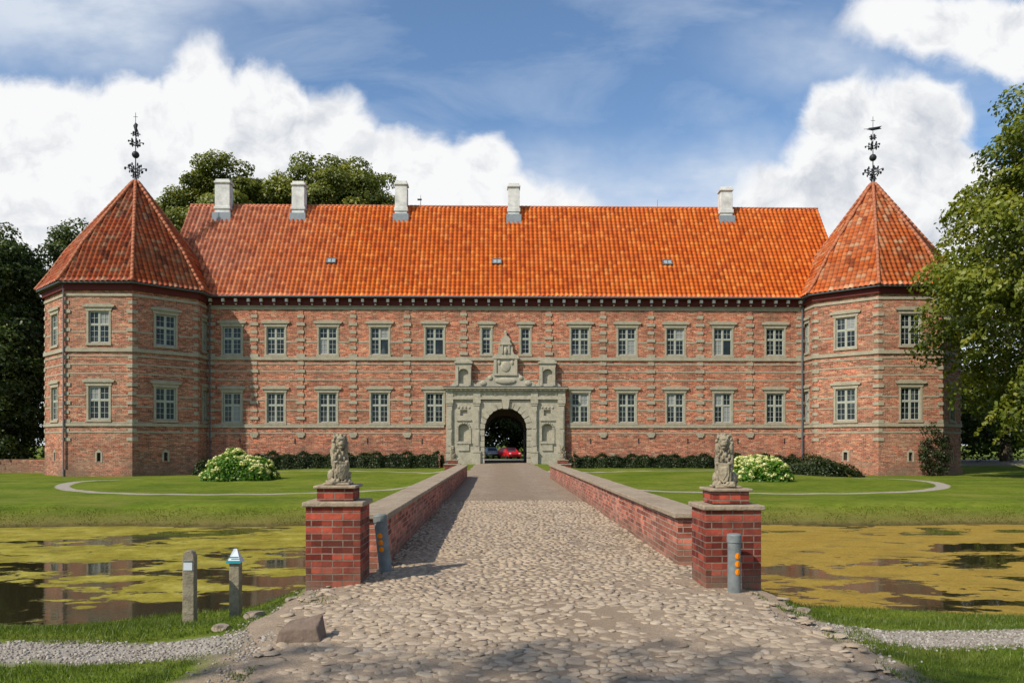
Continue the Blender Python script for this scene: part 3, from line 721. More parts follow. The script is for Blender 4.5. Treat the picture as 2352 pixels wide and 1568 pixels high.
bk.add([(GR,66.6,-1.2),(GR,YB,-1.2),(GR,YB,14),(GR,YR,ZR-.15),(GR,66.6,14)],[(0,1,2,3,4)])
MBk=Matrix.Translation((0,YB,0))@Matrix.Rotation(math.pi,4,'Z')
bk.wall(-GR,-GL,-1.2,14,[(-AC-1.95,-AC+1.95,-.6,4.6)],.2,MBk)
bk.obj('rear_and_gable_walls',M_brick)
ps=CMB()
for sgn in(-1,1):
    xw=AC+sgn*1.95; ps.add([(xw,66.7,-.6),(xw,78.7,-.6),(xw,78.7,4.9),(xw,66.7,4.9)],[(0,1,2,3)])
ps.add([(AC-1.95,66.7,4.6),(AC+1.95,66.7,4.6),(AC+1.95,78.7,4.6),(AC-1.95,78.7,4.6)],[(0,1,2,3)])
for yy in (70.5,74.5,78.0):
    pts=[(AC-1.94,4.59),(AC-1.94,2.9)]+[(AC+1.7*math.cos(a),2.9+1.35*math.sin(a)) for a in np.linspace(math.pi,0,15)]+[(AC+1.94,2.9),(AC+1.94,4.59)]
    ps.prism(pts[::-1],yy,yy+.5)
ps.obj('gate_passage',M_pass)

def roof_panel(name,mat,prof,t,n,sub=6):
    t=np.array(t,float); n=np.array(n,float); S=np.array([p_[0] for p_ in prof]); C=np.array([p_[1] for p_ in prof]); HL=np.array([p_[2] for p_ in prof]); HR=np.array([p_[3] for p_ in prof])
    L=S[-1]; nr=int(L/TR); vv=[];vo=[]
    for r in range(nr+1):
        a=r*TR; b_=min((r+1)*TR-.004,L); vv+= [a,b_]; vo+=[.06,.010]
        if b_>=L: break
    us=np.arange(-int(HL.max()/TP+2)*TP,HR.max()+TP+.001,TP/sub)
    vv=np.array(vv); vo=np.array(vo)
    U,Vv=np.meshgrid(us,vv); O=np.repeat(vo[:,None],len(us),1)
    hl=np.interp(Vv,S,HL); hr=np.interp(Vv,S,HR)
    ph=(U/TP)%1.0
    wave=.06*np.cos(2*np.pi*(ph-.5))
    Uc=np.clip(U,-hl,hr)
    cx=np.stack([np.interp(Vv,S,C[:,k]) for k in range(3)],-1)
    sag=.05*np.sin(U*.31+Vv*.2)*np.sin(U*.13+1.0+Vv*.35)
    P=cx+Uc[...,None]*t+(O+wave+sag+.06)[...,None]*n
    Vt=P.reshape(-1,3); UV=np.stack([U.ravel(),Vv.ravel()+.001],1)
    i=np.arange(P.shape[0]*P.shape[1]).reshape(P.shape[:2]); F=np.stack([i[:-1,:-1],i[:-1,1:],i[1:,1:],i[1:,:-1]],-1).reshape(-1,4)
    us_in=(U>-hl-TP/sub)&(U<hr+TP/sub); k=us_in.ravel()[F].any(1); F=F[k]
    o=npmesh(name,Vt,F,mat,uv=UV,smooth=False); o.parent=castle; o.matrix_parent_inverse=Matrix.Translation((-.8,-66.5,0)); return o
y0,z0=65.88,13.98; L=math.hypot(YR-y0,ZR-z0); nrm=(0,-(ZR-z0)/L,(YR-y0)/L)
xm=(GL+GR)/2; hw=(GR-GL)/2+.15
roof_panel('main_roof_tiles',M_tile,[(0,(xm,y0,z0),hw,hw),(L,(xm,YR,ZR),hw,hw)],(1,0,0),nrm)
rf=CMB(); rf.add([(GL-.15,YR,ZR),(GR+.15,YR,ZR),(GR+.15,79.5,z0),(GL-.15,79.5,z0)],[(0,1,2,3)]); 
rf.add([(GL-.15,y0,z0-.05),(GR+.15,y0,z0-.05),(GR+.15,YR,ZR-.06),(GL-.15,YR,ZR-.06)],[(0,1,2,3)])
rf.obj('rear_roof',M_tile)
rd=CMB()
xx=GL-.1
while xx<GR:
    rd.tube([(xx,YR,ZR+.08),(xx+.38,YR,ZR+.06)],[.15,.13],8); xx+=.38
sk,skg=CMB(),CMB()
ang=math.atan2(ZR-z0,YR-y0)
for xs in (-14.3,0.05,14.95):
    f=.36; My=Matrix.Translation((xs,y0+(YR-y0)*f,z0+(ZR-z0)*f))@Matrix.Rotation(ang,4,'X')
    sk.box(-.40,-.33,-.3,.3,.02,.26,My); sk.box(.33,.40,-.3,.3,.02,.26,My); sk.box(-.33,.33,-.3,-.24,.02,.26,My); sk.box(-.33,.33,.24,.3,.02,.26,My); sk.box(-.04,.04,-.24,.24,.02,.25,My)
    skg.add([(-.33,-.24,.22),(.33,-.24,.22),(.33,.24,.22),(-.33,.24,.22)],[(0,1,2,3)],My)
sk.obj('skylight_frames',M_lead); skg.obj('skylight_glass',simple('skylight_pane',(.28,.32,.33),.3,.2))
ch,chl=CMB(),CMB()
for k,(xc,w,top) in enumerate([(-24.9,1.35,25.75),(-18.05,1.15,25.6),(-8.7,1.1,25.7),(1.6,1.05,25.55),(21.2,1.1,25.35)]):
    Y0=71.7; h=w/2
    ch.box(xc-h,xc+h,Y0,Y0+1.0,21.5,top-.55); ch.box(xc-h-.08,xc+h+.08,Y0-.08,Y0+1.08,22.9 if k>1 else 23.0,23.25)
    ch.box(xc-h*.92,xc+h*.92,Y0+.05,Y0+.95,top-.55,top-.38); ch.box(xc-h-.07,xc+h+.07,Y0-.07,Y0+1.07,top-.38,top-.2); ch.box(xc-h+.04,xc+h-.04,Y0+.04,Y0+.96,top-.2,top)
    chl.box(xc-h-.16,xc+h+.16,Y0-.28,Y0+1.1,21.3,22.62)
ch.obj('chimneys',M_chim,bevel=.03); chl.obj('chimney_flashing',simple('zinc_flashing',(.24,.27,.29),.6,.2))
ir=CMB(); ir.tube([(-7.0,YR,23.6),(-7.0,YR,24.7)],[.03,.015],6); ir.box(-7.3,-6.9,YR-.01,YR+.01,24.2,24.35); ir.tube([(15,YR,23.6),(15,YR,24.4)],[.02,.01],6)

def tower(cx,cy,zap,tilemat,flag):
    R=6.65; ap=R*math.cos(math.radians(22.5)); fwid=2*R*math.sin(math.radians(22.5))
    for k in range(8):
        a=math.radians(45*k); n=(math.cos(a),math.sin(a))
        if n[1]>.9: continue
        M=Matrix(((-n[1],-n[0],0,cx+ap*n[0]),(n[0],-n[1],0,cy+ap*n[1]),(0,0,1,0),(0,0,0,1)))
        vis = n[1]<.1
        ops=[]
        side=abs(n[1])<.1 and ((n[0]>0 and cx<0) or (n[0]<0 and cx>0))
        xw=0 if not side else (-.9 if n[0]>0 else .9)
        ww=1.62 if not side else 1.1
        if vis: ops=[(xw-ww/2,xw+ww/2,9.42,11.85),(xw-ww/2,xw+ww/2,3.55,6.1),(xw-.14,xw+.14,.35,1.0)]
        if side: ops=ops[:2]
        brickT.wall(-fwid/2,fwid/2,-1.6,14.0,ops,.2,M)
        if vis:
            window(M,xw,9.42,11.85,ww,True); window(M,xw,3.55,6.1,ww,True)
            if not side:
                st.prism([(xw-.28,.25),(xw-.145,.25),(xw-.145,1.0),(xw-.28,1.0)],-.03,.05,M); st.prism([(xw+.145,.25),(xw+.28,.25),(xw+.28,1.0),(xw+.145,1.0)],-.03,.05,M)
                st.prism([(xw-.28,1.002),(xw+.28,1.002),(xw,1.3)],-.03,.05,M); dk.add([(xw-.14,.15,.35),(xw+.14,.15,.35),(xw+.14,.15,1.0),(xw-.14,.15,1.0)],[(0,1,2,3)],M)
    for z0_,z1_,d in BZ:
        if any(not(z1_<w0-.2 or z0_>w1) for w0,w1 in ((9.42,11.85),(3.55,6.1))): 
            for k in range(8):
                a=math.radians(45*k); n=(math.cos(a),math.sin(a))
                if n[1]>.1: continue
                M=Matrix(((-n[1],-n[0],0,cx+ap*n[0]),(n[0],-n[1],0,cy+ap*n[1]),(0,0,1,0),(0,0,0,1)))
                st.box(-fwid/2+.3,-1.0,-d,.04,z0_,z1_,M); st.box(1.0,fwid/2-.3,-d,.04,z0_,z1_,M)
            continue
        st.ring(cx,cy,R-.1,R+d*1.1,z0_,z1_)
    brickT.ring(cx,cy,R-.1,R+.12,-1.7,-.3)
    for k in range(8):
        a=math.radians(22.5+45*k)
        if math.sin(a)>.5: continue
        zz=1.9; j=0
        while zz<12.95:
            hh=.26 if j%2==0 else .44
            if j%2==0:
                w=.32 if j%4 else .44; pp=.05+(.02 if j%4==0 else 0)
                c0=Vector((cx+(R+pp)*math.cos(a),cy+(R+pp)*math.sin(a),0))
                a1=a+math.radians(90+22.5); a2=a-math.radians(90+22.5)
                p1=c0+Vector((math.cos(a1),math.sin(a1),0))*w; p2=c0+Vector((math.cos(a2),math.sin(a2),0))*w
                ci=Vector((cx+(R-.3)*math.cos(a),cy+(R-.3)*math.sin(a),0))
                vs=[(q.x,q.y,z_) for z_ in (zz,zz+hh) for q in (c0,p1,ci,p2)]
                st.add(vs,[(0,1,5,4),(1,2,6,5),(2,3,7,6),(3,0,4,7),(4,5,6,7),(3,2,1,0)])
            zz+=hh; j+=1
    bdT.ring(cx,cy,R-.1,R+.22,13.45,13.95); ld.ring(cx,cy,R+.1,R+.62,13.93,14.03)
    Re=R+.60; pr=[(Re,14.0),(Re*.86,15.45),(Re*.70,17.35),(.12,zap)]
    c225=math.cos(math.radians(22.5)); s225=math.sin(math.radians(22.5))
    for k in range(8):
        a=math.radians(45*k); n=(math.cos(a),math.sin(a)); tt=(-n[1],n[0],0)
        S=0;prof=[];last=None
        for r,z in pr:
            if last: S+=math.hypot((last[0]-r)*c225,z-last[1])
            last=(r,z); prof.append((S,(cx+r*c225*n[0],cy+r*c225*n[1],z),r*s225,r*s225))
        nn=Vector((n[0],n[1],.62)).normalized()
        roof_panel('tower_roof_tiles',tilemat,prof,tt,tuple(nn))
        a=math.radians(22.5+45*k)
        for q in range(3):
            (r0,z0_),(r1,z1_)=pr[q],pr[q+1]; cnt=max(2,int(math.hypot(r1-r0,z1_-z0_)/.42))
            for u in range(cnt):
                f0,f1=u/cnt,(u+1.1)/cnt
                P=lambda f:(cx+(r0+(r1-r0)*f+.09)*math.cos(a),cy+(r0+(r1-r0)*f+.09)*math.sin(a),z0_+(z1_-z0_)*f+.10)
                if f1<=1.06: rd.tube([P(f0),P(min(f1,1))],[.15,.125],7)
    z=zap
    ld.tube([(cx,cy,z-.3),(cx,cy,z+.25),(cx,cy,z+.5)],[.32,.16,.06],10)
    ir.tube([(cx,cy,z),(cx,cy,z+5.9)],[.055,.02],8)
    ir.ell((cx,cy,z+2.35),(.30,.30,.30)); 
    def leafcross(zc,s,nn_=4):
        for q in range(nn_):
            a=math.radians(360/nn_*q+15); c_,s_=math.cos(a),math.sin(a)
            pts=[(cx+c_*r*s,cy+s_*r*s,zc+zz*s) for r,zz in ((0,-.35),(.35,-.3),(.6,0),(.5,.28),(.28,.2))]
            ir.tube(pts,[.035,.035,.035,.03,.02],5)
            pts=[(cx+c_*r*s,cy+s_*r*s,zc+zz*s) for r,zz in ((.1,0),(.45,.0),(.85,.1),(1.0,-.05))]
            ir.tube(pts,[.03,.04,.035,.02],5)
            ir.ell((cx+c_*.95*s,cy+s_*.95*s,zc),(.10*s+.02,.10*s+.02,.16*s),seg=6,ring=4); ir.ell((cx+c_*.5*s,cy+s_*.5*s,zc+.35*s),(.08,.08,.13),seg=6,ring=4); ir.ell((cx+c_*.55*s,cy+s_*.55*s,zc-.3*s),(.07,.07,.12),seg=6,ring=4)
    leafcross(z+1.15,.85,6); leafcross(z+.55,.35,4); leafcross(z+3.35,.62,5); leafcross(z+4.1,.35,4)
    zf=z+(4.8 if flag else 4.6)
    if flag:
        ir.prism([(cx-.55,zf-.02),(cx-.05,zf-.12),(cx+.75,zf+.05),(cx+.6,zf+.15),(cx+.8,zf+.3),(cx+.0,zf+.16),(cx-.35,zf+.12)],cy-.015,cy+.015)
        ir.tube([(cx-.8,cy,zf+.0),(cx+.5,cy,zf+.1)],[.02,.02],5)
    else:
        ir.prism([(cx-.04,zf-.4),(cx+.22,zf-.25),(cx+.12,zf),(cx+.2,zf+.3),(cx+.0,zf+.5),(cx-.2,zf+.2),(cx-.1,zf-.1)],cy-.015,cy+.015)
    ir.tube([(cx-.18,cy,z+5.55),(cx+.18,cy,z+5.55)],[.02,.02],5)
dk=CMB(); bdT=CMB()
tower(-30.5,66.9,23.75,M_tileL,False)
tower(32.5,67.0,24.0,M_tileR,True)
a=math.radians(-112.5); ld.tube([(-30.5+6.8*math.cos(a),66.9+6.8*math.sin(a),13.9),(-30.5+6.8*math.cos(a),66.9+6.8*math.sin(a),-1)],[.07,.07],8)
brickT.obj('tower_walls',M_brickT)

# portal
pt,pd=CMB(),CMB()
MP=Matrix.Translation((AC,66.5,0))
n=24; ys=-.42
spr=4.77-AR
cur=[(-AR,-.3)]+[(AR*math.cos(a),spr+AR*math.sin(a)) for a in np.linspace(math.pi,0,n+1)]+[(AR,-.3)]
out=[(-2.3,-.3)]+[(max(-2.3,min(2.3,3.4*math.cos(a))),min(5.35,spr+3.4*math.sin(a))) for a in np.linspace(math.pi,0,n+1)]+[(2.3,-.3)]
for k in range(len(cur)-1):
    (a0,b0),(a1,b1),(c0,d0),(c1,d1)=cur[k],cur[k+1],out[k],out[k+1]
    pt.add([(a0,ys,b0),(a1,ys,b1),(c1,ys,d1),(c0,ys,d0)],[(0,1,2,3)],MP)
    pt.add([(a0,ys,b0),(a1,ys,b1),(a1,.25,b1),(a0,.25,b0)],[(3,2,1,0)],MP)
for k in range(13):
    a0=math.pi-k*math.pi/13; a1=a0-math.pi/13+.03; r0,r1=AR-.06,AR+.42
    pr_=.09 if k%2==0 else .05
    poly=[(r0*math.cos(a0),spr+r0*math.sin(a0)),(r0*math.cos((a0+a1)/2)*.985,spr+r0*math.sin((a0+a1)/2)*.985),(r0*math.cos(a1),spr+r0*math.sin(a1)),(r1*math.cos(a1),spr+r1*math.sin(a1)),(r1*math.cos(a0),spr+r1*math.sin(a0))]
    pt.prism(poly,ys-pr_,ys+.1,MP)
for s in(-1,1):
    for k in range(6):
        z=.05+k*.47; x0=min(s*(AR-.05),s*2.2); x1=max(s*(AR-.05),s*2.2)
        pt.box(x0,x1,ys-(.09 if k%2 else .05),ys+.1,z,z+.43,MP)
pt.prism([(-.22,4.62),(.22,4.62),(.34,5.42),(-.34,5.42)],ys-.25,ys+.05,MP)
for s in(-1,1):
    xc=s*3.52; ops=[(xc-.42,xc+.42,1.9,3.35),(xc-.30,xc+.30,4.05,4.55)]
    MW=MP@Matrix.Translation((0,-.40,0)); x0=min(s*2.302,s*5.0); x1=max(s*2.302,s*5.0)
    pt.wall(x0,x1,-.35,5.45,ops,.32,MW)
    pt.add([(s*5.0,-.4,-.35),(s*5.0,.02,-.35),(s*5.0,.02,5.45),(s*5.0,-.4,5.45)],[(0,1,2,3)],MP)
    pt.add([(xc-.42,-.09,1.9),(xc+.42,-.09,1.9),(xc+.42,-.09,3.35),(xc-.42,-.09,3.35)],[(0,1,2,3)],MP)
    pt.add([(xc-.3,-.2,4.05),(xc+.3,-.2,4.05),(xc+.3,-.2,4.55),(xc-.3,-.2,4.55)],[(0,1,2,3)],MP)
    pts=[(xc+.42*math.cos(a),3.02+.33*math.sin(a)) for a in np.linspace(0,math.pi,9)]
    for q in range(8):
        (a0,b0),(a1,b1)=pts[q],pts[q+1]; pt.prism([(a1,b1),(a0,b0),(a0,3.349),(a1,3.349)],-.41,-.3,MP)
    for q in range(9):
        a=math.pi*q/8; pt.box(xc+.52*math.cos(a)-.06,xc+.52*math.cos(a)+.06,-.47,-.39,3.0+.45*math.sin(a)-.06,3.0+.45*math.sin(a)+.06,MP)
    pt.box(xc-.60,xc+.60,-.55,-.35,1.68,1.88,MP); pt.box(xc-.45,xc+.45,-.49,-.35,1.1,1.67,MP); pt.box(xc-.62,xc-.46,-.46,-.38,1.9,3.0,MP); pt.box(xc+.46,xc+.62,-.46,-.38,1.9,3.0,MP)
    pt.box(xc-.62,xc+.62,-.50,-.38,3.62,3.74,MP)
    for q in(-.45,-.15,.15,.45): pt.ell((xc+q,-.42,4.75),(.1,.06,.1),MP,8,6)
    for xp in (s*2.42,s*4.72):
        pt.box(xp-.30,xp+.30,-.66,-.30,-.35,.95,MP); pt.box(xp-.34,xp+.34,-.70,-.30,.952,1.06,MP); pt.box(xp-.36,xp+.36,-.72,-.30,-.35,-.05,MP)
        pt.box(xp-.22,xp+.22,-.58,-.30,1.062,4.9,MP); pt.box(xp-.15,xp+.15,-.62,-.5,1.5,2.7,MP); pt.box(xp-.15,xp+.15,-.62,-.5,2.95,4.5,MP)
        pt.box(xp-.27,xp+.27,-.63,-.3,4.902,5.08,MP); pt.box(xp-.32,xp+.32,-.68,-.3,5.082,5.40,MP)
pt.box(-5.05,5.05,-.60,.02,5.42,5.62,MP); pt.box(-5.0,5.0,-.50,.02,5.622,6.15,MP); pt.box(-5.12,5.12,-.72,.02,6.152,6.30,MP)
pt.box(-5.22,5.22,-.88,.02,6.302,6.46,MP); ld.box(-5.26,5.26,-.93,.02,6.462,6.50,MP)
for k in range(26):
    xx=-4.9+k*.392; pt.box(xx-.07,xx+.07,-.80,-.6,6.16,6.299,MP)
for k in range(11):
    xx=-4.3+k*.86; pt.ell((xx,-.5,5.88),(.2,.07,.15),MP,8,6)
for xp in(-4.72,-2.42,2.42,4.72): pt.box(xp-.3,xp+.3,-.6,-.45,5.63,6.14,MP)
for s in(-1,1):
    xc=s*3.55
    MW=MP@Matrix.Translation((0,-.45,0)); pt.wall(xc-.68,xc+.68,6.5,8.45,[(xc-.40,xc+.40,6.75,8.0)],.3,MW)
    pt.add([(xc-.4,-.16,6.75),(xc+.4,-.16,6.75),(xc+.4,-.16,8.0),(xc-.4,-.16,8.0)],[(0,1,2,3)],MP)
    for q in(-1,1): pt.add([(xc+q*.68,-.45,6.5),(xc+q*.68,.02,6.5),(xc+q*.68,.02,8.45),(xc+q*.68,-.45,8.45)],[(0,1,2,3)],MP)
    pts=[(xc+.40*math.cos(a),7.66+.34*math.sin(a)) for a in np.linspace(0,math.pi,9)]
    for q in range(8):
        (a0,b0),(a1,b1)=pts[q],pts[q+1]; pt.prism([(a1,b1),(a0,b0),(a0,7.999),(a1,7.999)],-.46,-.3,MP)
    pt.box(xc-.62,xc-.44,-.52,-.44,6.6,8.2,MP); pt.box(xc+.44,xc+.62,-.52,-.44,6.6,8.2,MP)
    pt.box(xc-.76,xc+.76,-.56,.02,8.452,8.62,MP); pt.prism([(xc-.7,8.622),(xc+.7,8.622),(xc+.35,8.85),(xc+.2,9.0),(xc-.2,9.0),(xc-.35,8.85)],-.46,.02,MP)
    pt.prism([(xc+k_,z_) for k_,z_ in [(.70,6.5),(1.15,6.5),(1.05,6.7),(.80,6.85),(.70,7.2)]],-.3,.02,MP)
    pt.prism([(xc-k_,z_) for k_,z_ in [(.70,7.2),(.80,6.85),(1.05,6.7),(1.15,6.5),(.70,6.5)]],-.3,.02,MP)
sil=[(2.45,6.5),(2.5,6.75),(2.25,6.95),(2.0,6.9),(1.75,7.1),(1.55,7.35),(1.25,7.5),(1.05,7.7),(.98,8.95),(1.1,9.05),(.95,9.2),(.72,9.25),(.6,9.5),(.62,9.85),(.45,10.1),(.38,10.3),(.42,10.5),(.22,10.75),(.1,10.8),(.08,11.05)]
poly=sil+[(-a_,b_) for a_,b_ in sil[::-1]]
pt.prism(poly,-.34,.02,MP)
pt.box(-1.0,1.0,-.46,-.3,7.45,7.6,MP); pt.box(-1.12,1.12,-.48,-.3,8.85,9.0,MP); pt.box(-.98,-.76,-.44,-.3,7.6,8.85,MP); pt.box(.76,.98,-.44,-.3,7.6,8.85,MP)
pt.ell((0,-.36,8.2),(.42,.10,.45),MP,12,8); pt.ell((0,-.40,7.0),(.9,.12,.28),MP,12,8)
for s in(-1,1): pt.ell((s*1.9,-.36,6.8),(.3,.12,.22),MP,10,6); pt.ell((s*1.3,-.36,7.25),(.2,.1,.2),MP,10,6); pt.ell((s*.55,-.36,8.55),(.14,.08,.2),MP,8,6)
pt.box(-.5,.5,-.46,-.3,10.02,10.14,MP); pt.box(-.34,-.22,-.43,-.3,9.3,10.02,MP); pt.box(.22,.34,-.43,-.3,9.3,10.02,MP); pd.box(-.2,.2,-.36,-.3,9.3,9.95,MP)
pt.ell((0,-.4,9.55),(.13,.1,.3),MP,8,8); pt.ell((0,-.2,11.1),(.13,.13,.17),MP,8,6)
po=pt.obj('sandstone_portal',M_portal); pd.obj('portal_top_niche',M_portal)
dk.obj('slit_openings',M_dark); bdT.obj('tower_eaves',M_board)
brick.obj('main_walls',M_brick); st.obj('sandstone_trim',M_stone); fr.obj('window_frames',M_frame); bars.obj('window_casements',M_bar); gl.obj('window_glass',M_glass)
curt.obj('curtains',simple('curtain_cloth',(.25,.25,.24),.9,.1)); bd.obj('eave_boards',M_board); wh.obj('eave_corbels',M_white); ld.obj('gutters_and_downpipes',M_lead)
rd.obj('ridge_tiles',M_ridge,smooth=True); ir.obj('weather_vanes',M_iron,smooth=True)

# ---------------------------------------------------------------- plants
def hedge(name,x0,x1,y0,y1,z0,z1,n,size,mat,lump=.12):
    e=empty(name,((x0+x1)/2,y0,z0)); off=np.array([(x0+x1)/2,y0,z0])
    A=np.array([(x1-x0)*(y1-y0),(x1-x0)*(z1-z0),(y1-y0)*(z1-z0)*2]); A=A/A.sum(); k=RNG.choice(3,n,p=A)
    u=RNG.random((n,3)); P=np.stack([x0+(x1-x0)*u[:,0],y0+(y1-y0)*u[:,1],z0+(z1-z0)*u[:,2]],1); N=np.zeros((n,3))
    P[k==0,2]=z1; N[k==0,2]=1; P[k==1,1]=y0; N[k==1,1]=-1; q=k==2; P[q,0]=np.where(u[q,0]<.5,x0,x1); N[q,0]=np.where(u[q,0]<.5,-1,1)
    P+=N*(lump*(np.sin(P[:,[0]]*2.3)+np.sin(P[:,[0]]*5.1+1)+RNG.normal(size=(n,1))*.6)); P+=RNG.normal(size=(n,3))*.04
    leaves('foliage',P-off,N+np.array([0,-.1,.3]),size,np.clip(RNG.normal(.45,.2,n)+.15*np.sin(P[:,0]*1.7),0,1),mat,parent=e)
    c=MB(); s=.12; c.box(x0+s-off[0],x1-s-off[0],s,y1-y0-s,-.3,z1-z0-s); c.obj('dark_core',simple('hedge_inner',(.012,.016,.006),1,.2),e)  # solid near-black box, its colour standing in for the shade inside the hedge
hedge('clipped_hedge',-20.5,-4.7,64.2,65.4,-.75,.72,26000,.13,L_hedge)
hedge('clipped_hedge',6.4,24.8,64.2,65.4,-.75,.55,28000,.13,L_hedge)
def shrub(name,c,R,n,size,mat,seed,flowers=0):
    rg=np.random.default_rng(seed); e=empty(name,c)
    u=rg.normal(size=(n,3)); u/=np.linalg.norm(u,axis=1)[:,None]; u[:,2]=np.abs(u[:,2])
    lum=1+.09*np.sin(u[:,0]*6+seed)+.08*np.sin(u[:,1]*7)+.06*np.sin(u[:,2]*9+u[:,0]*8)
    P=u*np.array(R)*(lum*rg.uniform(.78,1.04,n))[:,None]
    leaves('foliage',P,u+np.array([0,0,.3]),size,np.clip(.4+.3*u[:,2]+rg.normal(size=n)*.16,0,1),mat,parent=e)  # leaf tone is random plus light from above painted in, paler on top
    m=MB(); m.ell((0,0,0),(R[0]*.75,R[1]*.75,R[2]*.75)); m.obj('dark_core',simple('shrub_inner',(.02,.03,.01),1,.2),e)  # solid dark core painted as inner shade behind the leaves
    if flowers:
        Ps=[];Ns=[];Rr=[]
        for k in range(flowers):
            v=rg.normal(size=3); v/=np.linalg.norm(v); v[2]=abs(v[2])*1.2+.15; v/=np.linalg.norm(v)
            l=1+.09*math.sin(v[0]*6+seed)+.08*math.sin(v[1]*7)+.06*math.sin(v[2]*9+v[0]*8)
            cc=v*np.array(R)*l*1.03; r=rg.uniform(.08,.15); m_=46
            w=rg.normal(size=(m_,3)); w/=np.linalg.norm(w,axis=1)[:,None]
            Ps.append(cc+w*r*np.array([1,1,.75])); Ns.append(w*1.5); Rr.append(np.clip(.45+.35*w[:,2]+rg.normal()*.2+rg.normal(size=m_)*.1,0,1))  # bloom tops painted paler as if lit from above, with random variation
        leaves('blooms',np.concatenate(Ps),np.concatenate(Ns),.085,np.concatenate(Rr),L_flow,parent=e,jit=.3)
shrub('hydrangea_bush',(-15.6,47.5,-.62),(2.15,1.9,1.7),11000,.18,L_hyd,3,170)
shrub('hydrangea_bush',(15.75,46.3,-.62),(1.7,1.6,1.5),8000,.18,L_hyd,5,220)
shrub('low_shrub',(24.0,58.5,-.9),(3.3,1.3,1.55),9000,.16,L_hedge,8)
shrub('low_shrub',(19.0,60.5,-.6),(1.8,1.0,1.3),4000,.15,L_hedge,9)
shrub('low_shrub',(-23.2,63,-.8),(1.0,.9,1.2),2500,.15,L_hedge,10)
P,N,Rn,c=crown((34.2,60.35,1.0),(1.5,.35,2.2),60,.35,45,zmin=-1,seed=21); e=empty('climbing_rose',(34.2,60.4,-1)); leaves('foliage',P-np.array([34.2,60.4,-1]),N,.16,Rn,L_hedge,parent=e)
mb=MB(); 
for k in range(7): mb.tube([(0,0,0),(-.3+.12*k,0,1.2),(-1+.35*k,-.02,2.6+.2*(k%3))],[.035,.025,.012],5)
mb.obj('stems',M_bark,e)

# trees
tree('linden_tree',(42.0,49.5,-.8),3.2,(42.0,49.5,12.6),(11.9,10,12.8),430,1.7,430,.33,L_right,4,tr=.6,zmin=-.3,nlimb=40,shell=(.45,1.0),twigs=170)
tree('oak_tree',(-30.6,86,0),8,(-30.6,86,23.4),(6.9,6.6,8.9),330,1.25,330,.34,L_back,12,tr=.6,nlimb=16)
tree('oak_tree',(-17.9,87,0),8,(-17.9,87,24.4),(7.5,7,9.0),330,1.3,330,.34,L_back,17,tr=.6,nlimb=16)
tree('beech_tree',(-50.5,76,-.8),4,(-50.5,76,12.0),(8,7,11.8),240,1.7,300,.36,L_dark,23,tr=.6,zmin=0)
tree('beech_tree',(-43.0,84,-.8),4,(-43.0,84,12.5),(7,6,11.8),220,1.6,300,.36,L_dark,29,tr=.6,zmin=0)
tree('beech_tree',(-60,88,-.8),4,(-60,88,13.5),(9,7,13.5),160,2.1,240,.42,L_dark,31,tr=.6,zmin=0)
tree('beech_tree',(-46,71,-.8),3,(-47,71,6),(6,4,7.5),130,1.5,240,.34,L_dark,37,tr=.4,zmin=-.5)
tree('beech_tree',(54,82,-.8),4,(54,82,10),(10,7,11),150,2.1,240,.42,L_dark,41,tr=.6,zmin=0)
tree('beech_tree',(43,90,-.8),4,(43,90,6),(7,5,7),100,1.8,240,.42,L_dark,45,tr=.4,zmin=0)
tree('linden_tree',(2.5,112,0),3,(2.5,110,7),(10,5,8.0),260,1.6,260,.36,L_dark,43,tr=.5,zmin=.9,shell=(.2,1))
tree('beech_tree',(-9.6,-8.0,0),6,(-10.0,-8.3,11.5),(5.6,5.0,4.6),110,1.2,150,.26,L_back,47,tr=.4)
P=[];N=[];R_=[]
rg=np.random.default_rng(5)
for k in range(170):
    xk=rg.uniform(-260,260); yk=rg.uniform(125,150)+abs(xk)*.05; r=rg.uniform(4,7); zc=rg.uniform(3,9 if abs(xk)>25 else 6); m_=260
    u=rg.normal(size=(m_,3)); u/=np.linalg.norm(u,axis=1)[:,None]
    P.append(np.array([xk,yk,zc])+u*r*np.array([1.2,.8,1])); N.append(u); R_.append(np.clip(.4+.3*u[:,2]+rg.normal(size=m_)*.15,0,1))  # tops get a lighter tone, skylight baked into leaf colour, plus noise
leaves('distant_trees',np.concatenate(P),np.concatenate(N),1.3,np.concatenate(R_),L_dark)

gw=MB(); gw.box(-62,-37.6,68.5,68.9,-1.2,.35); gw.obj('garden_wall',M_brickT)

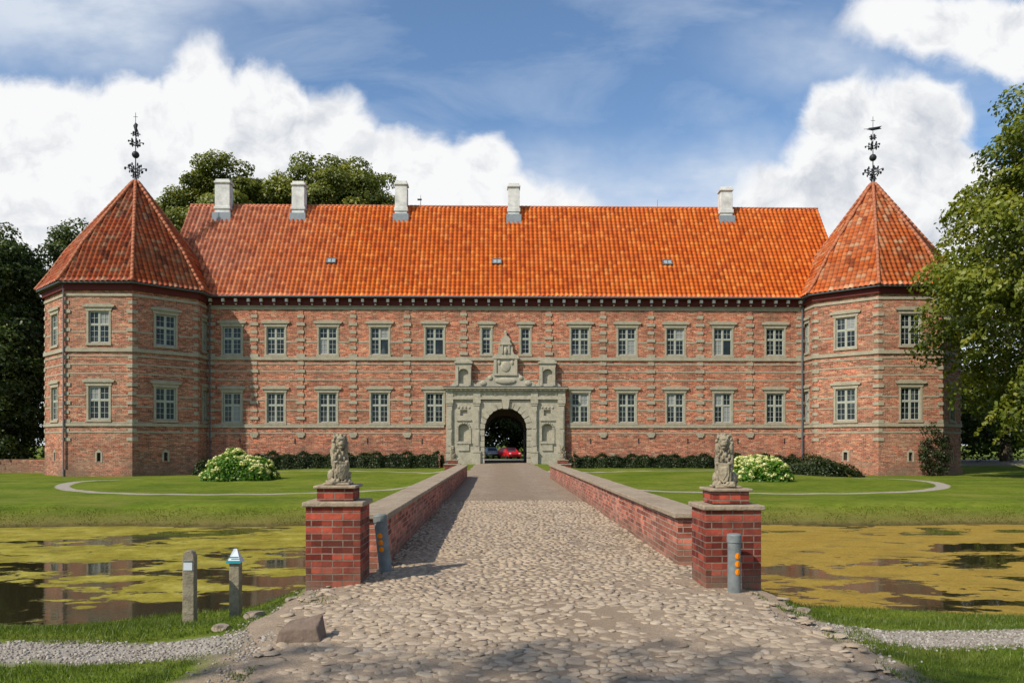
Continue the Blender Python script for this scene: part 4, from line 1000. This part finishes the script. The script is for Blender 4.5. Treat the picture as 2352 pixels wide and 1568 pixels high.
def car(name,x,y,rz,paint):
    e=empty(name,(x,y,0)); body=MB(); W=.84
    prof=[(-2.1,.35),(2.1,.35),(2.14,.62),(2.02,.80),(1.15,.93),(.45,1.40),(-.95,1.42),(-1.7,.98),(-2.08,.9),(-2.12,.6)]
    vs=[]; 
    for s in(-1,1):
        for (a,z) in prof: vs.append((s*(W if z<1.0 else W*.78),-a,z))
    n=len(prof); body.add(vs,[list(range(n)),list(range(2*n-1,n-1,-1))]+[(i,i+n,(i+1)%n+n,(i+1)%n) for i in range(n)])
    body.obj('body',paint,e,bevel=.05)
    g=MB(); g.add([(-.60,-1.08,.99),(.60,-1.08,.99),(.54,-.56,1.35),(-.54,-.56,1.35)],[(0,1,2,3)])
    for s in(-1,1): g.add([(s*.80,-.9,1.0),(s*.80,1.35,1.02),(s*.68,.85,1.36),(s*.68,-.4,1.36)],[(0,1,2,3)])
    g.obj('windows',M_glass,e)
    w=MB()
    for s in(-1,1):
        for yy in(-1.3,1.3): w.tube([(s*.68,yy,.31),(s*.87,yy,.31)],[.31,.31],18)
    w.obj('wheels',M_rubber,e); l=MB()
    for s in(-1,1): l.ell((s*.6,-2.08,.68),(.16,.08,.09))
    l.obj('headlights',M_lamp,e); k=MB(); k.box(-.4,.4,-2.16,-2.1,.42,.58); k.obj('grille',M_rubber,e)
    e.rotation_euler=(0,0,rz); e.location.z=-.13
car('parked_car',1.5,95,.35,M_red); car('parked_car',-.75,98,.3,M_silver)

# ---------------------------------------------------------------- world, sun, camera
w=bpy.data.worlds.new('World'); scene.world=w; w.use_nodes=True; t=NT(w.node_tree); t.n.clear()
sky=t.new('ShaderNodeTexSky'); sky.sky_type='NISHITA'; sky.sun_disc=False; sky.sun_elevation=math.radians(SUN_EL); sky.sun_rotation=math.radians(180+SUN_AZ)
sky.air_density=1.0; sky.dust_density=.6; sky.ozone_density=1.4
g=t.new('ShaderNodeTexCoord').outputs['Generated']; s=t.sep(g)
yc=t.m('MAXIMUM',s[1],.08); u=t.m('DIVIDE',s[0],yc); v=t.m('DIVIDE',s[2],yc); P=t.comb(u,v,0.0)
def warp(P,sc,amp,det=6,off=0.0):
    n=t.noise(t.vm('ADD',P,(off,off*1.7,off*.3)),sc,det,.6,'Color'); return t.vm('ADD',P,t.vm('SCALE',t.vm('SUBTRACT',n,(.5,.5,.5)),scale=amp))
D=warp(warp(P,7,.07,2),22,.045,5,3.1)
def blobs(D,lst):
    sD=t.sep(D); acc=None
    for cu,cv,ru,rv in lst:
        a=t.m('DIVIDE',t.m('SUBTRACT',sD[0],cu),ru); b=t.m('DIVIDE',t.m('SUBTRACT',sD[1],cv),rv)
        d=t.m('SUBTRACT',1.0,t.m('SQRT',t.m('ADD',t.m('MULTIPLY',a,a),t.m('MULTIPLY',b,b))))
        d=t.m('MULTIPLY',d,min(ru,rv))
        acc=d if acc is None else t.m('MAXIMUM',acc,d)
    return acc
cum=[(-.60,.37,.17,.105),(-.46,.37,.10,.095),(-.375,.425,.062,.098),(-.295,.40,.09,.095),(-.215,.365,.085,.10),(-.12,.335,.10,.08),(-.02,.350,.055,.06),
     (-.40,.25,.45,.14),(-.05,.25,.25,.11),(.455,.415,.075,.072),(.545,.42,.08,.065),(.50,.33,.15,.11),(.37,.315,.085,.05),(.60,.25,.3,.12),
     (.57,.54,.15,.052),(.68,.52,.12,.06)]
d=blobs(D,cum); mask=t.rng(d,-.003,.022,0,1,True)
D2=warp(P,3.0,.22,5,5.0)
soft=[(-.56,.56,.22,.11),(.12,.27,.42,.12),(.3,.33,.26,.07),(-.3,.60,.12,.04),(.44,.5,.12,.04)]
d2=blobs(D2,soft); m2=t.m('MULTIPLY',t.rng(d2,-.04,.08,0,.85,True),t.rng(t.noise(t.vm('MULTIPLY',P,(1,2.2,1)),7,5,.6),.3,.62,.45,1))
wisp=t.rng(t.noise(t.vm('MULTIPLY',P,(1,3.2,1)),3.2,6,.6,dist=.6),.44,.75,.0,.34)
low=t.rng(v,.10,.34,.9,0,True)
other=t.m('MAXIMUM',t.m('MAXIMUM',m2,wisp),low)
front=t.rng(s[1],.1,.3,0,1)
nb=t.rng(t.noise(g,2.4,6,.6),.5,.62,0,.8)
q1=t.noise(D,9,6,.58); q2=t.noise(t.vm('ADD',D,(-.018,.022,0.0)),9,6,.58)
rel=t.m('MULTIPLY',t.m('SUBTRACT',q1,q2),1.05)
q3=t.noise(t.vm('ADD',P,(9.0,2.0,0.0)),4,4,.55)
edge=t.rng(d,0,.10,.08,-.07)
br_=t.m('ADD',t.m('ADD',.86,rel),t.m('ADD',edge,t.m('MULTIPLY',t.m('SUBTRACT',q3,.5),-.8)))
br_=t.m('MINIMUM',t.m('MAXIMUM',br_,.6),.98)
cc=t.mix(t.rng(br_,.62,.90,0,1),(.60,.635,.70),(.95,.955,.96))
skyc=t.vm('MULTIPLY',t.vm('SCALE',sky.outputs[0],scale=.135),(.92,1.06,1.16))
front_c=t.mix(mask,t.mix(other,skyc,(.76,.82,.90)),cc)
back_c=t.mix(nb,skyc,(.8,.82,.85))
col=t.mix(front,back_c,front_c)
bg=t.new('ShaderNodeBackground'); t.put(bg.inputs[0],col); bg.inputs[1].default_value=1.0
o=t.new('ShaderNodeOutputWorld'); t.l.new(bg.outputs[0],o.inputs[0])

sd=bpy.data.lights.new('sun','SUN'); sd.energy=4.8; sd.angle=math.radians(.55); sd.color=(1,.94,.83)
so=bpy.data.objects.new('sun',sd); link(so); az=math.radians(SUN_AZ); el=math.radians(SUN_EL)
dirv=Vector((-math.sin(az)*math.cos(el),-math.cos(az)*math.cos(el),math.sin(el))); so.rotation_euler=dirv.to_track_quat('Z','Y').to_euler(); so.location=(-30,-30,40)
cd=bpy.data.cameras.new('camera'); cam=bpy.data.objects.new('camera',cd); link(cam)
cd.sensor_width=36; cd.lens=27.55; cd.shift_y=.1008; cd.clip_end=6000; cd.clip_start=.1
cam.location=(0,0,1.6); cam.rotation_euler=(math.radians(90),0,-.02); scene.camera=cam
